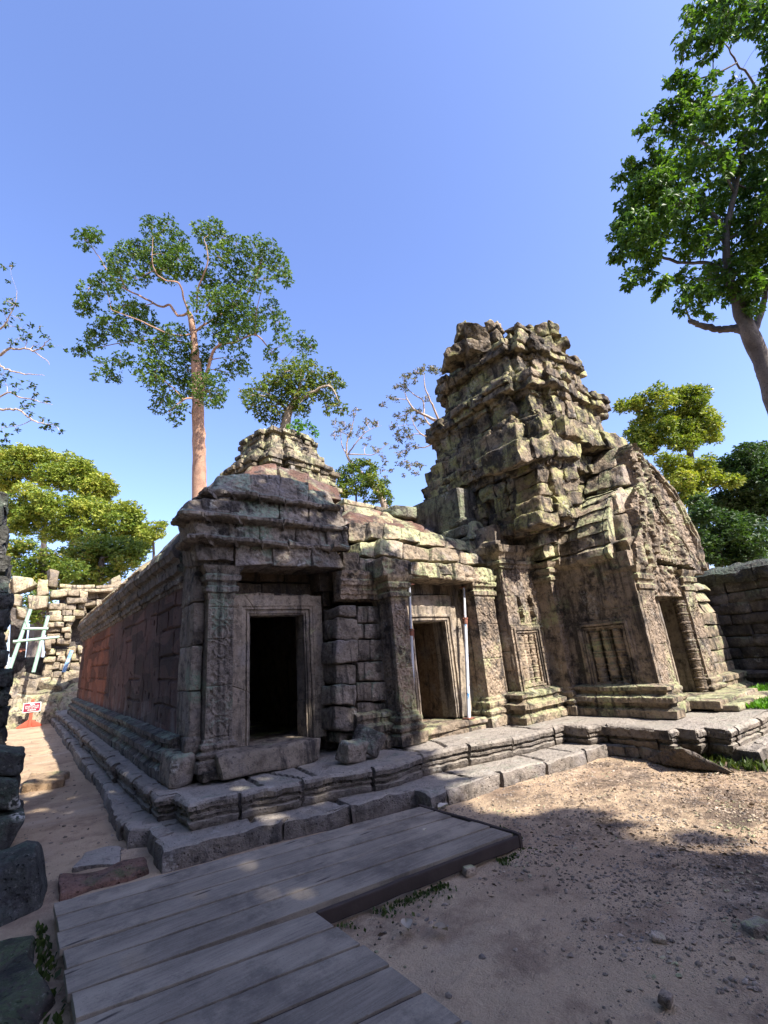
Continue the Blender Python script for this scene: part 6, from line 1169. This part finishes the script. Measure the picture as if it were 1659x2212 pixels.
A = [(780, 920, 90), (880, 950, 100), (980, 980, 105), (760, 1040, 85), (860, 1080, 90), (960, 1100, 95), (1060, 1060, 90), (740, 1150, 60), (820, 1170, 60), (900, 1180, 60), (660, 800, 65), (640, 900, 55), (700, 1000, 60), (1000, 1160, 80), (1100, 1150, 90), (700, 880, 70), (690, 1100, 50)]
mass('dark_tree', 'low dark tree hanging over the mossy coping of the right-hand wall', A, 23, [(800, 1600), (790, 1250), (800, 1050)], LF_DARK, 44, L=.19, W=.45, dens=320, flat=.8, group='trees behind the porch', bmk=BARK_D, s=.337, ff=f2, tr=.24, tone=.04)
# ---- trees behind the camera whose crowns shade the boards and the entrance porch
def shade_tree(label, base, clumps, seed, hgt):
    sk = [([base, (base[0] + .3, base[1] - .2, hgt * .5), (base[0] - .2, base[1] + .3, hgt * .8), (base[0], base[1], hgt)], [.5, .42, .3, .15])]
    t = tree('yard_tree', label, 'tree', sk, clumps, base, LF_TALL, BARK_G, L=.5, W=.62, dens=42, per=6, twr=.06, seed=seed, twigs=2)
    t['kind'] = 'stuff'; del t['category']; return t
def onsun(x, y, z, h): k = (h - z) / SUN[2]; return np.array([x, y, z]) + SUN * k
rs = np.random.default_rng(77); cl1 = []; cl2 = []
for gx0 in np.arange(-5.2, 5.2, 1.15):
    for gy0 in np.arange(-3.5, 11.8, 1.25):
        x = gx0 + rs.uniform(-.35, .35); y = gy0 + rs.uniform(-.35, .35)
        edge = 5.5 - .25 * max(0, y - 6.0) - .05 * max(0, 4 - y)
        if x > edge - .55 or rs.random() < (.16 if (x > 2.2 and y < 4) else .04): continue
        if -.6 < x < .9 and y > 9.5: continue
        (cl1 if y < 4.2 else cl2).append((onsun(x, y, 0, rs.uniform(11.0, 14.0)), rs.uniform(.75, 1.0)))
shade_tree('great shade tree behind the viewer casting dapples over the boardwalk', (9.2, -12.5, 0), cl1, 61, 11.5)
shade_tree('second shade tree behind the viewer casting dapples on the entrance porch', (4.5, -6.5, 0), cl2, 62, 11.5)

# ---- unseen foliage ring added to cut sky light behind and beside the viewer
rs = np.random.default_rng(90); n = 38000; az = np.radians(rs.uniform(112, 342, n)); rad = rs.uniform(15, 24, n); top = np.where(np.abs(np.degrees(az) - 303) < 39, 8.0, np.where(np.degrees(az) < 225, 28.0, 24.0)); top = top * (.8 + .25 * vn3(np.c_[az * 4, az * 0, az * 0], 3)[:, 0]); z = top * rs.random(n) ** .8
gap = vn3(np.c_[rad * np.cos(az), rad * np.sin(az), z] / 2.6, 8)[:, 0] > -.35
B = np.c_[rad * np.cos(az), rad * np.sin(az) , z][gap]; mb = MB(); D = rs.normal(size=B.shape); L = rs.uniform(.7, 1.3, len(B)); V, F = leafquads(B, D, L, L * .6, rs, .2); mb.add(V, [F], np.repeat(np.clip(rs.normal(.4, .2, len(B)), 0, 1), 4))
tag(build(mb, 'forest_sky_blocker', LF_TALL), 'unseen ring of foliage added behind the viewer to block sky light', None, kind='stuff')
# ---- leaf litter and crumbs over the right side of the yard
rs = np.random.default_rng(55); xy = yard(rs, 14000); k = rs.random(len(xy)) < np.clip(.12 + .5 * fbm(np.c_[xy, xy[:, 0] * 0], 1.3, 3, 71)[:, 0] + .12 * (xy[:, 0] - 3), .02, 1) * np.clip(3.9 - xy[:, 1], .06, 1); xy = xy[k]
zg = .020 * fbm(np.c_[xy, xy[:, 0] * 0], .9, 3, 4)[:, 0] + .006 * fbm(np.c_[xy, xy[:, 0] * 0], 6, 2, 5)[:, 0] + .006
D = np.c_[rs.normal(size=(len(xy), 2)), rs.normal(0, .22, len(xy))]; L = rs.uniform(.018, .06, len(xy)); mb = MB(); V, F = leafquads(np.c_[xy, zg], D, L, L * rs.uniform(.25, .6, len(xy)), rs); mb.add(V, [F], np.repeat(rs.random(len(xy)) ** 2, 4))
tag(build(mb, 'leaf_litter', leafm('litter', (.10, .07, .05), (.22, .16, .11), (.42, .34, .26), .1)), 'brown leaf litter scattered over the dirt yard', None, kind='stuff')
